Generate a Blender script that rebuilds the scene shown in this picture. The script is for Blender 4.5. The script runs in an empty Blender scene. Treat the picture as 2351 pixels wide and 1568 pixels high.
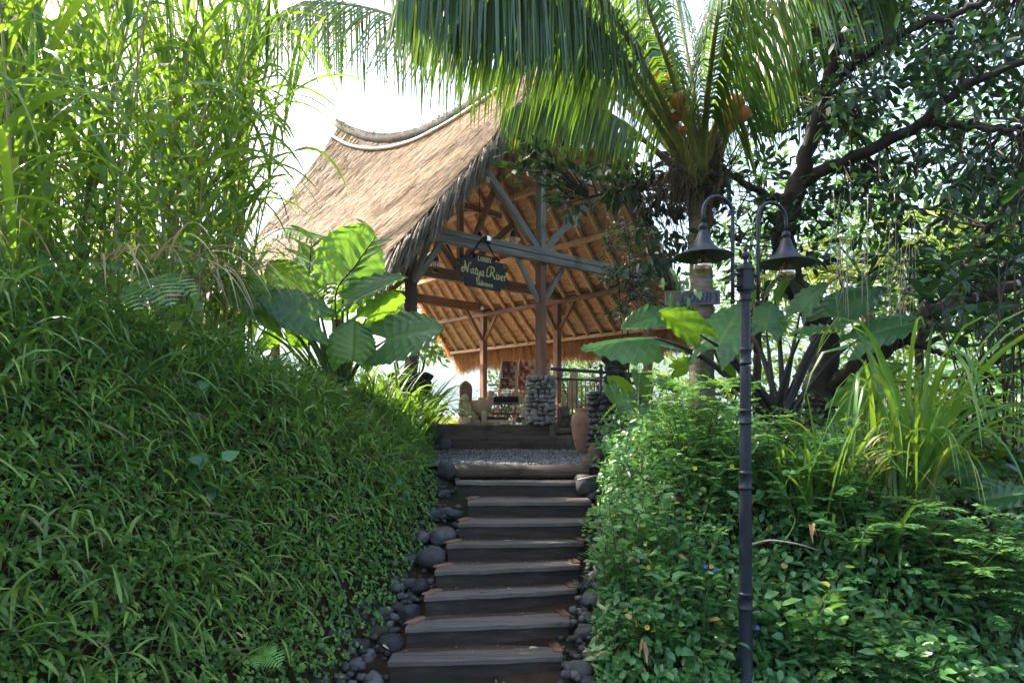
import bpy, bmesh, math, random
import numpy as np
from mathutils import Vector, Matrix

rng = np.random.default_rng(7)
random.seed(7)
scene = bpy.context.scene
COL = scene.collection
CZ = 2.2            # eye height above the foot of the stairs
F = 1567.0          # focal length in the units the sight lines were measured in


def D(px, py, Y):
    """point at depth Y on a measured sight line"""
    return np.array([(px - 1175.5) / F * Y, Y, CZ + (975.0 - py) / F * Y])


def nrm(v):
    v = np.asarray(v, float)
    n = np.linalg.norm(v, axis=-1, keepdims=True)
    return v / np.maximum(n, 1e-9)


def sstep(a, b, x):
    t = np.clip((x - a) / (b - a), 0, 1)
    return t * t * (3 - 2 * t)


# ---------------------------------------------------------------- mesh builder
class MB:
    def __init__(self):
        self.v, self.f, self.a, self.u, self.n = [], [], [], [], 0

    def add(self, V, faces, a=0.5, uv=None):
        V = np.asarray(V, float).reshape(-1, 3)
        m = len(V)
        self.v.append(V)
        self.a.append(np.broadcast_to(np.asarray(a, float), (m,)).copy())
        self.u.append(np.zeros((m, 2)) if uv is None else np.asarray(uv, float).reshape(-1, 2))
        if isinstance(faces, np.ndarray):
            faces = [faces]
        for fa in faces:
            fa = np.asarray(fa, np.int64)
            if fa.size:
                self.f.append(fa + self.n)
        self.n += m

    def build(self, name, mat, parent=None, smooth=True):
        me = bpy.data.meshes.new(name)
        V = np.concatenate(self.v)
        org = np.array(ROOT[parent.name]) if parent is not None else np.zeros(3)
        V = V - org
        me.vertices.add(len(V))
        me.vertices.foreach_set('co', V.astype(np.float32).ravel())
        idx = np.concatenate([f.ravel() for f in self.f])
        sizes = np.concatenate([np.full(len(f), f.shape[1]) for f in self.f])
        me.loops.add(len(idx))
        me.loops.foreach_set('vertex_index', idx.astype(np.int32))
        me.polygons.add(len(sizes))
        st = np.concatenate([[0], np.cumsum(sizes)[:-1]])
        me.polygons.foreach_set('loop_start', st.astype(np.int32))
        me.polygons.foreach_set('use_smooth', np.full(len(sizes), bool(smooth)))
        me.update(calc_edges=True)
        at = me.attributes.new('v', 'FLOAT', 'POINT')
        at.data.foreach_set('value', np.concatenate(self.a).astype(np.float32))
        U = np.concatenate(self.u)
        if np.any(U):
            for k, nm in enumerate(('lu', 'lv')):
                at = me.attributes.new(nm, 'FLOAT', 'POINT')
                at.data.foreach_set('value', U[:, k].astype(np.float32))
        me.materials.append(mat)
        o = bpy.data.objects.new(name, me)
        COL.objects.link(o)
        if parent is not None:
            o.parent = parent
            ROOT[o.name] = tuple(org)
        else:
            ROOT[o.name] = (0, 0, 0)
        return o


ROOT = {}


def tag(o, label, cat, group=None, kind=None):
    if label:
        o['label'] = label
    if cat:
        o['category'] = cat
    if group:
        o['group'] = group
    if kind:
        o['kind'] = kind
    return o


def thing(name, label, cat, loc=(0, 0, 0), group=None):
    o = bpy.data.objects.new(name, None)
    o.empty_display_size = 0.1
    COL.objects.link(o)
    o.location = tuple(float(x) for x in loc)
    ROOT[o.name] = tuple(float(x) for x in loc)
    return tag(o, label, cat, group)


# ---------------------------------------------------------------- shapes
def box(mb, c, size, R=None, a=0.5, bev=0.0):
    c = np.asarray(c, float)
    h = np.asarray(size, float) / 2
    b = min(bev, h.min() * 0.8)
    P, Fq, Ft = [], [], []
    if b <= 0:
        for z in (-1, 1):
            for y in (-1, 1):
                for x in (-1, 1):
                    P.append((x * h[0], y * h[1], z * h[2]))
        Fq = [(0, 2, 3, 1), (4, 5, 7, 6), (0, 1, 5, 4), (2, 6, 7, 3), (0, 4, 6, 2), (1, 3, 7, 5)]
        P = np.array(P)
        if R is not None:
            P = P @ np.asarray(R).T
        mb.add(P + c, np.array(Fq), a)
        return
    ids = {}
    for x in (-1, 1):
        for y in (-1, 1):
            for z in (-1, 1):
                for ax in range(3):
                    p = [x * (h[0] - b), y * (h[1] - b), z * (h[2] - b)]
                    p[ax] = (x, y, z)[ax] * h[ax]
                    ids[(x, y, z, ax)] = len(P)
                    P.append(p)
    for ax in range(3):
        o1, o2 = [k for k in range(3) if k != ax]
        for s in (-1, 1):
            q = []
            for (p, r) in ((-1, -1), (1, -1), (1, 1), (-1, 1)):
                k = [0, 0, 0]
                k[ax], k[o1], k[o2] = s, p, r
                q.append(ids[(k[0], k[1], k[2], ax)])
            flip = (s == 1) == (ax == 1)
            Fq.append(q[::-1] if flip else q)
    for ax in range(3):
        o1, o2 = [k for k in range(3) if k != ax]
        for p in (-1, 1):
            for r in (-1, 1):
                q = []
                for s, aa in ((-1, o1), (1, o1), (1, o2), (-1, o2)):
                    k = [0, 0, 0]
                    k[ax], k[o1], k[o2] = s, p, r
                    q.append(ids[(k[0], k[1], k[2], aa)])
                Fq.append(q)
    for x in (-1, 1):
        for y in (-1, 1):
            for z in (-1, 1):
                Ft.append([ids[(x, y, z, k)] for k in range(3)])
    P = np.array(P)
    if R is not None:
        P = P @ np.asarray(R).T
    mb.add(P + c, [np.array(Fq), np.array(Ft)], a)


def frames(pts):
    pts = np.asarray(pts, float)
    T = nrm(np.gradient(pts, axis=0))
    ref = np.array([0, 0, 1.0]) if abs(T[0][2]) < 0.9 else np.array([1.0, 0, 0])
    n = nrm(np.cross(T[0], ref))
    N = []
    for t in T:
        n = nrm(n - t * np.dot(n, t))
        N.append(n)
    N = np.array(N)
    return T, N, np.cross(T, N)


def tube(mb, pts, rad, n=8, a=0.5, cap=True):
    pts = np.asarray(pts, float)
    m = len(pts)
    rad = np.broadcast_to(np.asarray(rad, float), (m,))
    T, N, B = frames(pts)
    th = np.linspace(0, 2 * np.pi, n, endpoint=False)
    V = pts[:, None] + rad[:, None, None] * (np.cos(th)[None, :, None] * N[:, None] + np.sin(th)[None, :, None] * B[:, None])
    i = np.arange(m - 1)[:, None]
    j = np.arange(n)[None]
    q = np.stack(np.broadcast_arrays(i * n + j, i * n + (j + 1) % n, (i + 1) * n + (j + 1) % n, (i + 1) * n + j), -1).reshape(-1, 4)
    fs = [q]
    uv = np.stack(np.broadcast_arrays(np.linspace(0, 1, m)[:, None], th[None] / 6.2832), -1).reshape(-1, 2)
    V = V.reshape(-1, 3)
    mb.add(V, fs, a, uv)
    if cap:
        b0 = mb.n - m * n
        mb.f.append(np.array([list(range(n))[::-1]]) + b0)
        mb.f.append(np.array([list(range(n))]) + b0 + (m - 1) * n)


def smooth_path(cp, n=24):
    cp = np.asarray(cp, float)
    P = np.vstack([2 * cp[0] - cp[1], cp, 2 * cp[-1] - cp[-2]])
    out = []
    k = len(cp) - 1
    for t in np.linspace(0, k, n):
        i = min(int(t), k - 1)
        u = t - i
        p0, p1, p2, p3 = P[i:i + 4]
        out.append(0.5 * (2 * p1 + (p2 - p0) * u + (2 * p0 - 5 * p1 + 4 * p2 - p3) * u * u + (3 * p1 - p0 - 3 * p2 + p3) * u ** 3))
    return np.array(out)


def lathe(mb, prof, c, n=24, a=0.5, ax=None, flute=0):
    prof = np.asarray(prof, float)
    m = len(prof)
    th = np.linspace(0, 2 * np.pi, n, endpoint=False)
    r = prof[:, 0][:, None] * np.ones(n)[None]
    if flute:
        r = r * (1 - 0.09 * (np.cos(th * flute) > 0.2))[None]
    V = np.stack([r * np.cos(th), r * np.sin(th), np.broadcast_to(prof[:, 1][:, None], (m, n))], -1)
    if ax is not None:
        z = nrm(ax)
        x = nrm(np.cross([0.3, 1, 0.2], z))
        R = np.stack([x, np.cross(z, x), z], 1)
        V = V @ R.T
    V = V + np.asarray(c, float)
    i = np.arange(m - 1)[:, None]
    j = np.arange(n)[None]
    q = np.stack(np.broadcast_arrays(i * n + j, i * n + (j + 1) % n, (i + 1) * n + (j + 1) % n, (i + 1) * n + j), -1).reshape(-1, 4)
    mb.add(V.reshape(-1, 3), [q], a)


def _ico(k):
    bm = bmesh.new()
    bmesh.ops.create_icosphere(bm, subdivisions=k, radius=1)
    V = np.array([v.co[:] for v in bm.verts])
    Fc = np.array([[v.index for v in f.verts] for f in bm.faces])
    bm.free()
    return V, Fc


ICO = {k: _ico(k) for k in (1, 2, 3)}


def rot_rand(r=None):
    q = nrm((r or rng).normal(size=4))
    w, x, y, z = q
    return np.array([[1 - 2 * (y * y + z * z), 2 * (x * y - z * w), 2 * (x * z + y * w)],
                     [2 * (x * y + z * w), 1 - 2 * (x * x + z * z), 2 * (y * z - x * w)],
                     [2 * (x * z - y * w), 2 * (y * z + x * w), 1 - 2 * (x * x + y * y)]])


def rotz(t):
    c, s = math.cos(t), math.sin(t)
    return np.array([[c, -s, 0], [s, c, 0], [0, 0, 1.0]])


def rock(mb, c, size, sub=2, rough=0.16, R=None, a=None, seed=None, chip=0):
    r = rng if seed is None else np.random.default_rng(seed)
    V, Fc = ICO[sub]
    d = np.zeros(len(V))
    for k in range(5):
        w = r.normal(size=3) * (1.0 + 0.8 * k)
        d += np.sin(V @ w + r.uniform(0, 6)) / (1 + k)
    P = V * (1 + rough * d / 1.6)[:, None]
    P = np.sign(P) * np.abs(P) ** 0.9
    for _ in range(chip):                        # flat chipped faces
        q = nrm(r.normal(size=3))
        h = P @ q
        P = P - np.maximum(h - r.uniform(.55, .85), 0)[:, None] * q * .85
    P = P * np.asarray(size, float)
    R = rotz(r.uniform(0, 6.28)) if R is None else R
    mb.add(P @ np.asarray(R).T + np.asarray(c, float), Fc, r.uniform(0, 1) if a is None else a)


def grid_faces(nu, nv):
    i = np.arange(nu - 1)[:, None]
    j = np.arange(nv - 1)[None]
    return np.stack(np.broadcast_arrays(i * nv + j, i * nv + j + 1, (i + 1) * nv + j + 1, (i + 1) * nv + j), -1).reshape(-1, 4)


# ---------------------------------------------------------------- foliage in bulk
_LT = np.array([[0, 0, 0], [.3, 0, -.0], [.68, 0, -.0], [1, 0, 0], [.22, .36, .09], [.6, .42, .1], [.22, -.36, .09], [.6, -.42, .1]])
_LQ = np.array([[0, 1, 4, 4], [1, 2, 5, 4], [2, 3, 5, 5], [0, 6, 1, 1], [1, 6, 7, 2], [2, 7, 3, 3]])
_LQ4 = np.array([[1, 2, 5, 4], [1, 6, 7, 2]])
_LT3 = np.array([[0, 1, 4], [2, 3, 5], [0, 6, 1], [2, 7, 3]])
TPL = {'ovate': _LT}
_t = _LT.copy(); _t[4] = [.2, .5, .08]; _t[6] = [.2, -.5, .08]; _t[5] = [.6, .34, .05]; _t[7] = [.6, -.34, .05]; TPL['heart'] = _t
_t = _LT.copy(); _t[4] = [.35, .36, .08]; _t[6] = [.35, -.36, .08]; _t[5] = [.75, .5, .08]; _t[7] = [.75, -.5, .08]; TPL['obovate'] = _t
_t = _LT.copy(); _t[4, 1] = .5; _t[5, 1] = .42; _t[6, 1] = -.5; _t[7, 1] = -.42; TPL['lance'] = _t


def leaves(mb, P, Dr, N, L, W, v=None, tpl='ovate', curl=0.25):
    P = np.asarray(P, float)
    n = len(P)
    if n == 0:
        return
    X = nrm(np.broadcast_to(Dr, (n, 3)))
    N = np.broadcast_to(N, (n, 3))
    Yv = nrm(np.cross(N, X))
    Z = np.cross(X, Yv)
    L = np.broadcast_to(np.asarray(L, float), (n,))
    W = np.broadcast_to(np.asarray(W, float), (n,))
    T = TPL[tpl]
    cu = curl * rng.uniform(0.2, 1.6, n)
    zz = T[:, 2][None] * W[:, None] * rng.uniform(0.4, 2.2, n)[:, None] - cu[:, None] * (T[:, 0] ** 2)[None] * L[:, None] * 0.6
    V = P[:, None] + X[:, None] * (T[:, 0][None] * L[:, None])[..., None] + Yv[:, None] * (T[:, 1][None] * W[:, None])[..., None] + Z[:, None] * zz[..., None]
    off = (np.arange(n) * 8)[:, None, None]
    v = rng.uniform(0, 1, n) if v is None else np.broadcast_to(v, (n,))
    uv = np.tile(np.stack([T[:, 0] + .001, T[:, 1]], -1), (n, 1))
    mb.add(V.reshape(-1, 3), [(off + _LQ4[None]).reshape(-1, 4), (off + _LT3[None]).reshape(-1, 3)], np.repeat(v, 8), uv)


def strips(mb, P, Dr, L, W, droop, n=6, v=None, side=None, shape='blade', fold=0.0, power=1.0, twist=0.0):
    P = np.asarray(P, float)
    N_ = len(P)
    if N_ == 0:
        return
    d0 = nrm(np.broadcast_to(Dr, (N_, 3)))
    L = np.broadcast_to(np.asarray(L, float), (N_,))
    W = np.broadcast_to(np.asarray(W, float), (N_,))
    droop = np.broadcast_to(np.asarray(droop, float), (N_,))
    if side is None:
        side = np.cross(d0, np.array([0, 0, 1.0])) + rng.normal(0, 0.25, (N_, 3))
    side = nrm(np.broadcast_to(side, (N_, 3)))
    p = P.copy()
    rows = []
    tw = rng.normal(0, 1, N_) * twist
    m = 3 if fold else 2
    for k in range(n + 1):
        t = k / n
        d = nrm(d0 + np.array([0, 0, -1.0]) * (droop * t ** power)[:, None])
        S = nrm(side - d * np.sum(side * d, -1, keepdims=True))
        if twist:
            B = np.cross(d, S)
            S = S * np.cos(tw * t)[:, None] + B * np.sin(tw * t)[:, None]
        if shape == 'blade':
            w = min(1.0, 0.45 + t * 2.2) * (1 - t ** 2.2) ** 0.8 + 0.02
        elif shape == 'leaflet':
            w = min(1.0, 0.3 + t * 5) * (1 - t ** 1.6) ** 0.75 + 0.03
        else:
            w = 1 - 0.6 * t
        hw = (W * w * 0.5)[:, None]
        if fold:
            Nn = np.cross(S, d)
            rows.append(np.stack([p - S * hw, p - Nn * hw * fold, p + S * hw], 1))
        else:
            rows.append(np.stack([p - S * hw, p + S * hw], 1))
        p = p + d * (L / n)[:, None]
    V = np.stack(rows, 1)
    nv = (n + 1) * m
    g = grid_faces(n + 1, m)
    off = (np.arange(N_) * nv)[:, None, None]
    v = rng.uniform(0, 1, N_) if v is None else np.broadcast_to(v, (N_,))
    mb.add(V.reshape(-1, 3), [(off + g[None]).reshape(-1, 4)], np.repeat(v, nv))


def rand_dirs(n, zlo=-1, zhi=1):
    z = rng.uniform(zlo, zhi, n)
    t = rng.uniform(0, 2 * np.pi, n)
    r = np.sqrt(np.maximum(0, 1 - z * z))
    return np.stack([r * np.cos(t), r * np.sin(t), z], -1)


def bigleaf(mb, base, tip, face, width, lobe=0.32, wav=0.04, droop=0.12, fold=0.25, v=0.5, waves=7, nu=40, nv=21, curl=0.0):
    """large arrow-shaped leaf: midrib from base (petiole) to tip, face = direction its upper side looks to"""
    base, tip = np.asarray(base, float), np.asarray(tip, float)
    X = tip - base
    L = np.linalg.norm(X)
    X = X / L
    Z = np.asarray(face, float)
    Z = nrm(Z - X * np.dot(Z, X))
    Yv = np.cross(Z, X)
    u = np.linspace(0, 1, nu)[:, None]
    w = np.linspace(-1, 1, nv)[None]
    aw = np.abs(w)
    prof = np.sin(np.pi * np.clip((u * 0.80 + 0.20), 0, 1)) ** 0.75
    prof = prof * (1 - u ** 6 * 0.25)
    y = w * prof * width * 0.5
    x = u * L - lobe * L * (aw ** 1.3) * (1 - u) ** 1.6 + 0.10 * L * aw * u * (1 - u) * 2
    ph = rng.uniform(0, 6)
    z = fold * np.abs(y) - droop * L * (u ** 2) - curl * y * y / width * 4 - droop * L * 0.9 * (aw ** 2) * (1 - u) ** 2
    z = z + wav * width * np.sin(waves * 2 * np.pi * (u + 0.25 * aw) + ph + np.sign(w) * 0.8) * aw ** 3
    z = z + 0.008 * width * np.cos(2 * np.pi * (u * 8 - aw * 2.2)) * np.minimum(aw * 3, 1) - 0.02 * width * np.exp(-(aw / .06) ** 2)
    edge = 1 + 0.03 * np.sin(waves * 4 * np.pi * u + ph) * aw ** 4
    y = y * edge
    V = base + X * x[..., None] + Yv * y[..., None] + Z * z[..., None]
    uv = np.stack(np.broadcast_arrays(u + 0.001, w), -1).reshape(-1, 2)
    mb.add(V.reshape(-1, 3), [grid_faces(nu, nv)], v, uv)


def frond(leafmb, ribmb, cp, n=70, ll=0.9, lw=0.04, droop=1.6, r0=0.035, start=0.12, v=(0.2, 0.8), spread=0.9, segs=6, hang=0.0, lift=.22, power=.8):
    path = smooth_path(cp, 40)
    m = len(path)
    T, _, _ = frames(path)
    tt = np.linspace(start, 1.0, n)
    for sgn in (-1, 1):
        t = np.clip(tt + rng.normal(0, 0.003, n), 0, 1)
        idx = t * (m - 1)
        P = np.stack([np.interp(idx, np.arange(m), path[:, k]) for k in range(3)], -1)
        Tg = nrm(np.stack([np.interp(idx, np.arange(m), T[:, k]) for k in range(3)], -1))
        side = nrm(np.cross(Tg, np.array([0, 0, 1.0]) + 0 * Tg)) * sgn
        up = np.cross(side * sgn, Tg)
        f = 0.35 + 0.45 * t
        dr = Tg * f[:, None] + side * spread + up * lift + np.array([0, 0, -hang]) + rng.normal(0, 0.07, (n, 3))
        s = (t - start) / (1 - start)
        L = ll * (0.55 + 0.9 * np.sin(np.pi * np.clip(s * 0.8 + 0.12, 0, 1)) * 0.5) * (1 - 0.55 * s ** 3) * rng.uniform(0.85, 1.1, n)
        strips(leafmb, P, dr, L, lw * (1 - 0.4 * s) * rng.uniform(0.85, 1.15, n), droop * rng.uniform(0.75, 1.3, n), n=segs,
               v=rng.uniform(v[0], v[1], n), side=np.cross(dr, side) * 0.6 + Tg * 0.8, shape='leaflet', fold=0.25, power=power)
    tube(ribmb, path, np.linspace(r0, 0.006, m) * (1 + 0.8 * np.exp(-np.linspace(0, 14, m))), 6, 0.5)
# ---------------------------------------------------------------- materials
def new_mat(name):
    m = bpy.data.materials.new(name)
    m.use_nodes = True
    nt = m.node_tree
    nt.nodes.clear()
    return m, nt.nodes, nt.links


def node(N, t, **kw):
    n = N.new(t)
    for k, v in kw.items():
        setattr(n, k, v)
    return n


def ramp(N, stops):
    r = N.new('ShaderNodeValToRGB')
    el = r.color_ramp.elements
    while len(el) > 1:
        el.remove(el[-1])
    el[0].position, el[0].color = stops[0][0], (*stops[0][1], 1)
    for p, c in stops[1:]:
        e = el.new(p)
        e.color = (*c, 1)
    return r


def leaf_mat(name, stops, trans, rough=0.42, spec=0.5, tw=0.42, veins=None, noise=6.0, sheen=None):
    """stops: ramp over the per-leaf value; trans: colour of light coming through"""
    m, N, L = new_mat(name)
    out = N.new('ShaderNodeOutputMaterial')
    at = node(N, 'ShaderNodeAttribute', attribute_name='v')
    r = ramp(N, stops)
    L.new(at.outputs['Fac'], r.inputs[0])
    tc = N.new('ShaderNodeTexCoord')
    nz = N.new('ShaderNodeTexNoise')
    nz.inputs['Scale'].default_value = noise
    nz.inputs['Detail'].default_value = 3
    L.new(tc.outputs['Object'], nz.inputs['Vector'])
    hs = N.new('ShaderNodeHueSaturation')
    mr = N.new('ShaderNodeMapRange')
    mr.inputs[1].default_value, mr.inputs[2].default_value = 0.3, 0.7
    mr.inputs[3].default_value, mr.inputs[4].default_value = 0.7, 1.3
    L.new(nz.outputs['Fac'], mr.inputs[0])
    L.new(mr.outputs[0], hs.inputs['Value'])
    L.new(r.outputs[0], hs.inputs['Color'])
    col = hs.outputs[0]
    gain = N.new('ShaderNodeMix')
    gain.data_type = 'RGBA'
    gain.inputs[0].default_value = 0.35
    gain.inputs[6].default_value = (*trans, 1)
    L.new(col, gain.inputs[7])
    tcol = gain.outputs[2]
    if veins:
        lu = node(N, 'ShaderNodeAttribute', attribute_name='lu')
        lv = node(N, 'ShaderNodeAttribute', attribute_name='lv')
        ab = node(N, 'ShaderNodeMath', operation='ABSOLUTE')
        L.new(lv.outputs['Fac'], ab.inputs[0])
        mid = node(N, 'ShaderNodeMath', operation='LESS_THAN')
        mid.inputs[1].default_value = 0.05
        L.new(ab.outputs[0], mid.inputs[0])
        m1 = node(N, 'ShaderNodeMath', operation='MULTIPLY')
        m1.inputs[1].default_value = veins
        L.new(lu.outputs['Fac'], m1.inputs[0])
        m2 = node(N, 'ShaderNodeMath', operation='MULTIPLY_ADD')
        m2.inputs[1].default_value = -2.2
        L.new(ab.outputs[0], m2.inputs[0])
        L.new(m1.outputs[0], m2.inputs[2])
        fr = node(N, 'ShaderNodeMath', operation='FRACT')
        L.new(m2.outputs[0], fr.inputs[0])
        lt = node(N, 'ShaderNodeMath', operation='LESS_THAN')
        lt.inputs[1].default_value = 0.10
        L.new(fr.outputs[0], lt.inputs[0])
        mx = node(N, 'ShaderNodeMath', operation='MAXIMUM')
        L.new(mid.outputs[0], mx.inputs[0])
        L.new(lt.outputs[0], mx.inputs[1])
        sc = node(N, 'ShaderNodeMath', operation='MULTIPLY')
        sc.inputs[1].default_value = 0.55
        L.new(mx.outputs[0], sc.inputs[0])
        vm = N.new('ShaderNodeMix')
        vm.data_type = 'RGBA'
        vm.inputs[7].default_value = (0.16, 0.24, 0.06, 1)
        L.new(sc.outputs[0], vm.inputs[0])
        L.new(col, vm.inputs[6])
        col = vm.outputs[2]
    b = N.new('ShaderNodeBsdfPrincipled')
    b.inputs['Roughness'].default_value = rough
    b.inputs['Specular IOR Level'].default_value = spec
    L.new(col, b.inputs['Base Color'])
    t = N.new('ShaderNodeBsdfTranslucent')
    L.new(tcol, t.inputs['Color'])
    mix = N.new('ShaderNodeMixShader')
    mix.inputs[0].default_value = tw
    L.new(b.outputs[0], mix.inputs[1])
    L.new(t.outputs[0], mix.inputs[2])
    L.new(mix.outputs[0], out.inputs[0])
    return m


def solid_mat(name, stops, scale=(4, 4, 4), rough=0.8, spec=0.3, bump=0.3, bscale=None, metal=0.0, detail=6, attr=0.0, dist=0.02, second=None):
    """noise-coloured surface with bump; attr mixes in the per-piece value"""
    m, N, L = new_mat(name)
    out = N.new('ShaderNodeOutputMaterial')
    tc = N.new('ShaderNodeTexCoord')
    mp = N.new('ShaderNodeMapping')
    mp.inputs['Scale'].default_value = scale
    L.new(tc.outputs['Object'], mp.inputs[0])
    nz = N.new('ShaderNodeTexNoise')
    nz.inputs['Scale'].default_value = 1.0
    nz.inputs['Detail'].default_value = detail
    nz.inputs['Roughness'].default_value = 0.62
    L.new(mp.outputs[0], nz.inputs['Vector'])
    fac = nz.outputs['Fac']
    if attr:
        at = node(N, 'ShaderNodeAttribute', attribute_name='v')
        mx = N.new('ShaderNodeMix')
        mx.inputs[0].default_value = attr
        L.new(fac, mx.inputs[2])
        L.new(at.outputs['Fac'], mx.inputs[3])
        fac = mx.outputs[0]
    r = ramp(N, stops)
    L.new(fac, r.inputs[0])
    col = r.outputs[0]
    if second:                                   # blotches of moss, lichen or dirt
        n2 = N.new('ShaderNodeTexNoise')
        n2.inputs['Scale'].default_value = second[0]
        n2.inputs['Detail'].default_value = 4
        L.new(tc.outputs['Object'], n2.inputs['Vector'])
        mr = N.new('ShaderNodeMapRange')
        mr.inputs[1].default_value, mr.inputs[2].default_value = second[2], second[2] + 0.1
        L.new(n2.outputs['Fac'], mr.inputs[0])
        mm = N.new('ShaderNodeMix')
        mm.data_type = 'RGBA'
        mm.inputs[7].default_value = (*second[1], 1)
        L.new(mr.outputs[0], mm.inputs[0])
        L.new(col, mm.inputs[6])
        col = mm.outputs[2]
    b = N.new('ShaderNodeBsdfPrincipled')
    b.inputs['Roughness'].default_value = rough
    b.inputs['Specular IOR Level'].default_value = spec
    b.inputs['Metallic'].default_value = metal
    L.new(col, b.inputs['Base Color'])
    if bump:
        bp = N.new('ShaderNodeBump')
        bp.inputs['Strength'].default_value = bump
        bp.inputs['Distance'].default_value = dist
        L.new(nz.outputs['Fac'], bp.inputs['Height'])
        L.new(bp.outputs[0], b.inputs['Normal'])
    L.new(b.outputs[0], out.inputs[0])
    return m


def glass_mat(name, col, mixw=0.75):
    m, N, L = new_mat(name)
    out = N.new('ShaderNodeOutputMaterial')
    t = N.new('ShaderNodeBsdfTransparent')
    t.inputs[0].default_value = (*col, 1)
    g = N.new('ShaderNodeBsdfGlossy')
    g.inputs['Roughness'].default_value = 0.03
    mx = N.new('ShaderNodeMixShader')
    fr = N.new('ShaderNodeLayerWeight')
    fr.inputs['Blend'].default_value = .25
    mr = N.new('ShaderNodeMapRange')
    mr.inputs[3].default_value, mr.inputs[4].default_value = .28, .85
    L.new(fr.outputs['Facing'], mr.inputs[0])
    L.new(mr.outputs[0], mx.inputs[0])
    L.new(t.outputs[0], mx.inputs[1])
    L.new(g.outputs[0], mx.inputs[2])
    L.new(mx.outputs[0], out.inputs[0])
    return m


M = {}
YEL = (0.30, 0.42, 0.025)
M['bank_grass'] = leaf_mat('bank grass blades', [(0, (.042, .12, .030)), (.5, (.12, .235, .042)), (.86, (.22, .34, .05)), (.92, (.16, .19, .05)), (.97, (.22, .15, .09)), (1, (.20, .14, .10))], (.12, .30, .02), rough=.45, tw=.35)
M['clover'] = leaf_mat('small ground leaves', [(0, (.045, .14, .030)), (.7, (.11, .26, .045)), (1, (.22, .35, .055))], (.14, .32, .02), rough=.5, tw=.35)
M['cane_blade'] = leaf_mat('cane grass blades', [(0, (.035, .115, .028)), (.8, (.055, .155, .03)), (.95, (.13, .22, .05)), (1, (.30, .22, .08))], (.33, .52, .02), rough=.36, tw=.46)
M['cane_stem'] = leaf_mat('cane stems', [(0, (.12, .18, .05)), (.6, (.20, .24, .08)), (1, (.32, .22, .10))], (.3, .35, .05), rough=.5, tw=.15)
M['dry_blade'] = leaf_mat('dry straw blades', [(0, (.30, .22, .12)), (1, (.48, .40, .24))], (.5, .38, .16), rough=.6, tw=.3)
M['vine'] = leaf_mat('vine leaves', [(0, (.03, .10, .02)), (1, (.09, .20, .03))], (.36, .55, .03), rough=.45, tw=.45)
M['alocasia'] = leaf_mat('elephant ear blades', [(0, (.024, .085, .042)), (.6, (.042, .14, .036)), (1, (.075, .22, .035))], (.32, .58, .015), rough=.30, spec=.6, tw=.38, veins=8.0, noise=4)
M['petiole'] = leaf_mat('green leaf stalks', [(0, (.05, .13, .03)), (1, (.14, .24, .05))], (.25, .4, .04), rough=.4, tw=.25)
M['petiole_dark'] = leaf_mat('dark purple leaf stalks', [(0, (.008, .009, .008)), (1, (.022, .018, .016))], (.03, .02, .02), rough=.4, spec=.25, tw=.03)
M['palm'] = leaf_mat('palm leaflets', [(0, (.016, .052, .020)), (.6, (.034, .098, .026)), (.9, (.06, .14, .03)), (1, (.34, .28, .03))], (.26, .46, .02), rough=.30, spec=.6, tw=.30)
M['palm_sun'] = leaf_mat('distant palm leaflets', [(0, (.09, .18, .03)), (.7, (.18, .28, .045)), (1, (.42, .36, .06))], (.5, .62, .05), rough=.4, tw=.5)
M['frond_rib'] = leaf_mat('palm frond midribs', [(0, (.16, .19, .045)), (1, (.30, .27, .08))], (.2, .22, .03), rough=.45, tw=.1)
M['dark_leaf'] = leaf_mat('dark glossy tree leaves', [(0, (.010, .030, .020)), (.7, (.018, .056, .024)), (.95, (.035, .10, .03)), (1, (.10, .16, .03))], (.07, .17, .02), rough=.33, spec=.42, tw=.20)
M['bright_leaf'] = leaf_mat('sunlit background leaves', [(0, (.05, .125, .02)), (1, (.15, .25, .035))], (.32, .48, .04), rough=.45, tw=.45)
M['bush_leaf'] = leaf_mat('undergrowth leaves', [(0, (.030, .105, .040)), (.6, (.065, .195, .062)), (.955, (.14, .30, .08)), (.975, (.34, .30, .08)), (1, (.26, .15, .07))], (.20, .44, .04), rough=.38, spec=.6, tw=.36)
M['weed_leaf'] = leaf_mat('pale weed leaves', [(0, (.045, .135, .05)), (1, (.13, .27, .085))], (.26, .5, .04), rough=.42, spec=.5, tw=.40)
M['lily'] = leaf_mat('strap leaves', [(0, (.018, .070, .018)), (.7, (.035, .12, .022)), (1, (.09, .22, .03))], (.34, .56, .03), rough=.35, tw=.42)
M['fern'] = leaf_mat('fern leaflets', [(0, (.10, .26, .05)), (1, (.16, .36, .08))], (.3, .6, .06), rough=.5, tw=.4)
M['twig'] = solid_mat('twigs', [(.3, (.028, .02, .014)), (.7, (.06, .045, .03))], (9, 9, 9), bump=.2)
M['stem_green'] = solid_mat('green stems', [(.3, (.03, .07, .02)), (.7, (.07, .12, .03))], (9, 9, 9), bump=0)
M['bark_dark'] = solid_mat('dark mossy bark', [(.25, (.010, .008, .006)), (.55, (.03, .023, .017)), (.8, (.065, .055, .045))], (7, 7, 3), bump=.6, second=(3.0, (.03, .04, .018), .6))
M['bark_palm'] = solid_mat('palm bark', [(.3, (.07, .055, .042)), (.55, (.16, .13, .10)), (.75, (.25, .22, .18))], (5, 5, 26), bump=.5, second=(4.0, (.05, .055, .035), .58))
M['fibre'] = solid_mat('palm fibre', [(.3, (.02, .014, .01)), (.7, (.12, .085, .05))], (30, 30, 6), bump=.5)
M['coconut'] = solid_mat('orange coconut husk', [(.3, (.30, .10, .018)), (.7, (.46, .18, .035))], (7, 7, 7), rough=.42, spec=.5, bump=.05)
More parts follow.
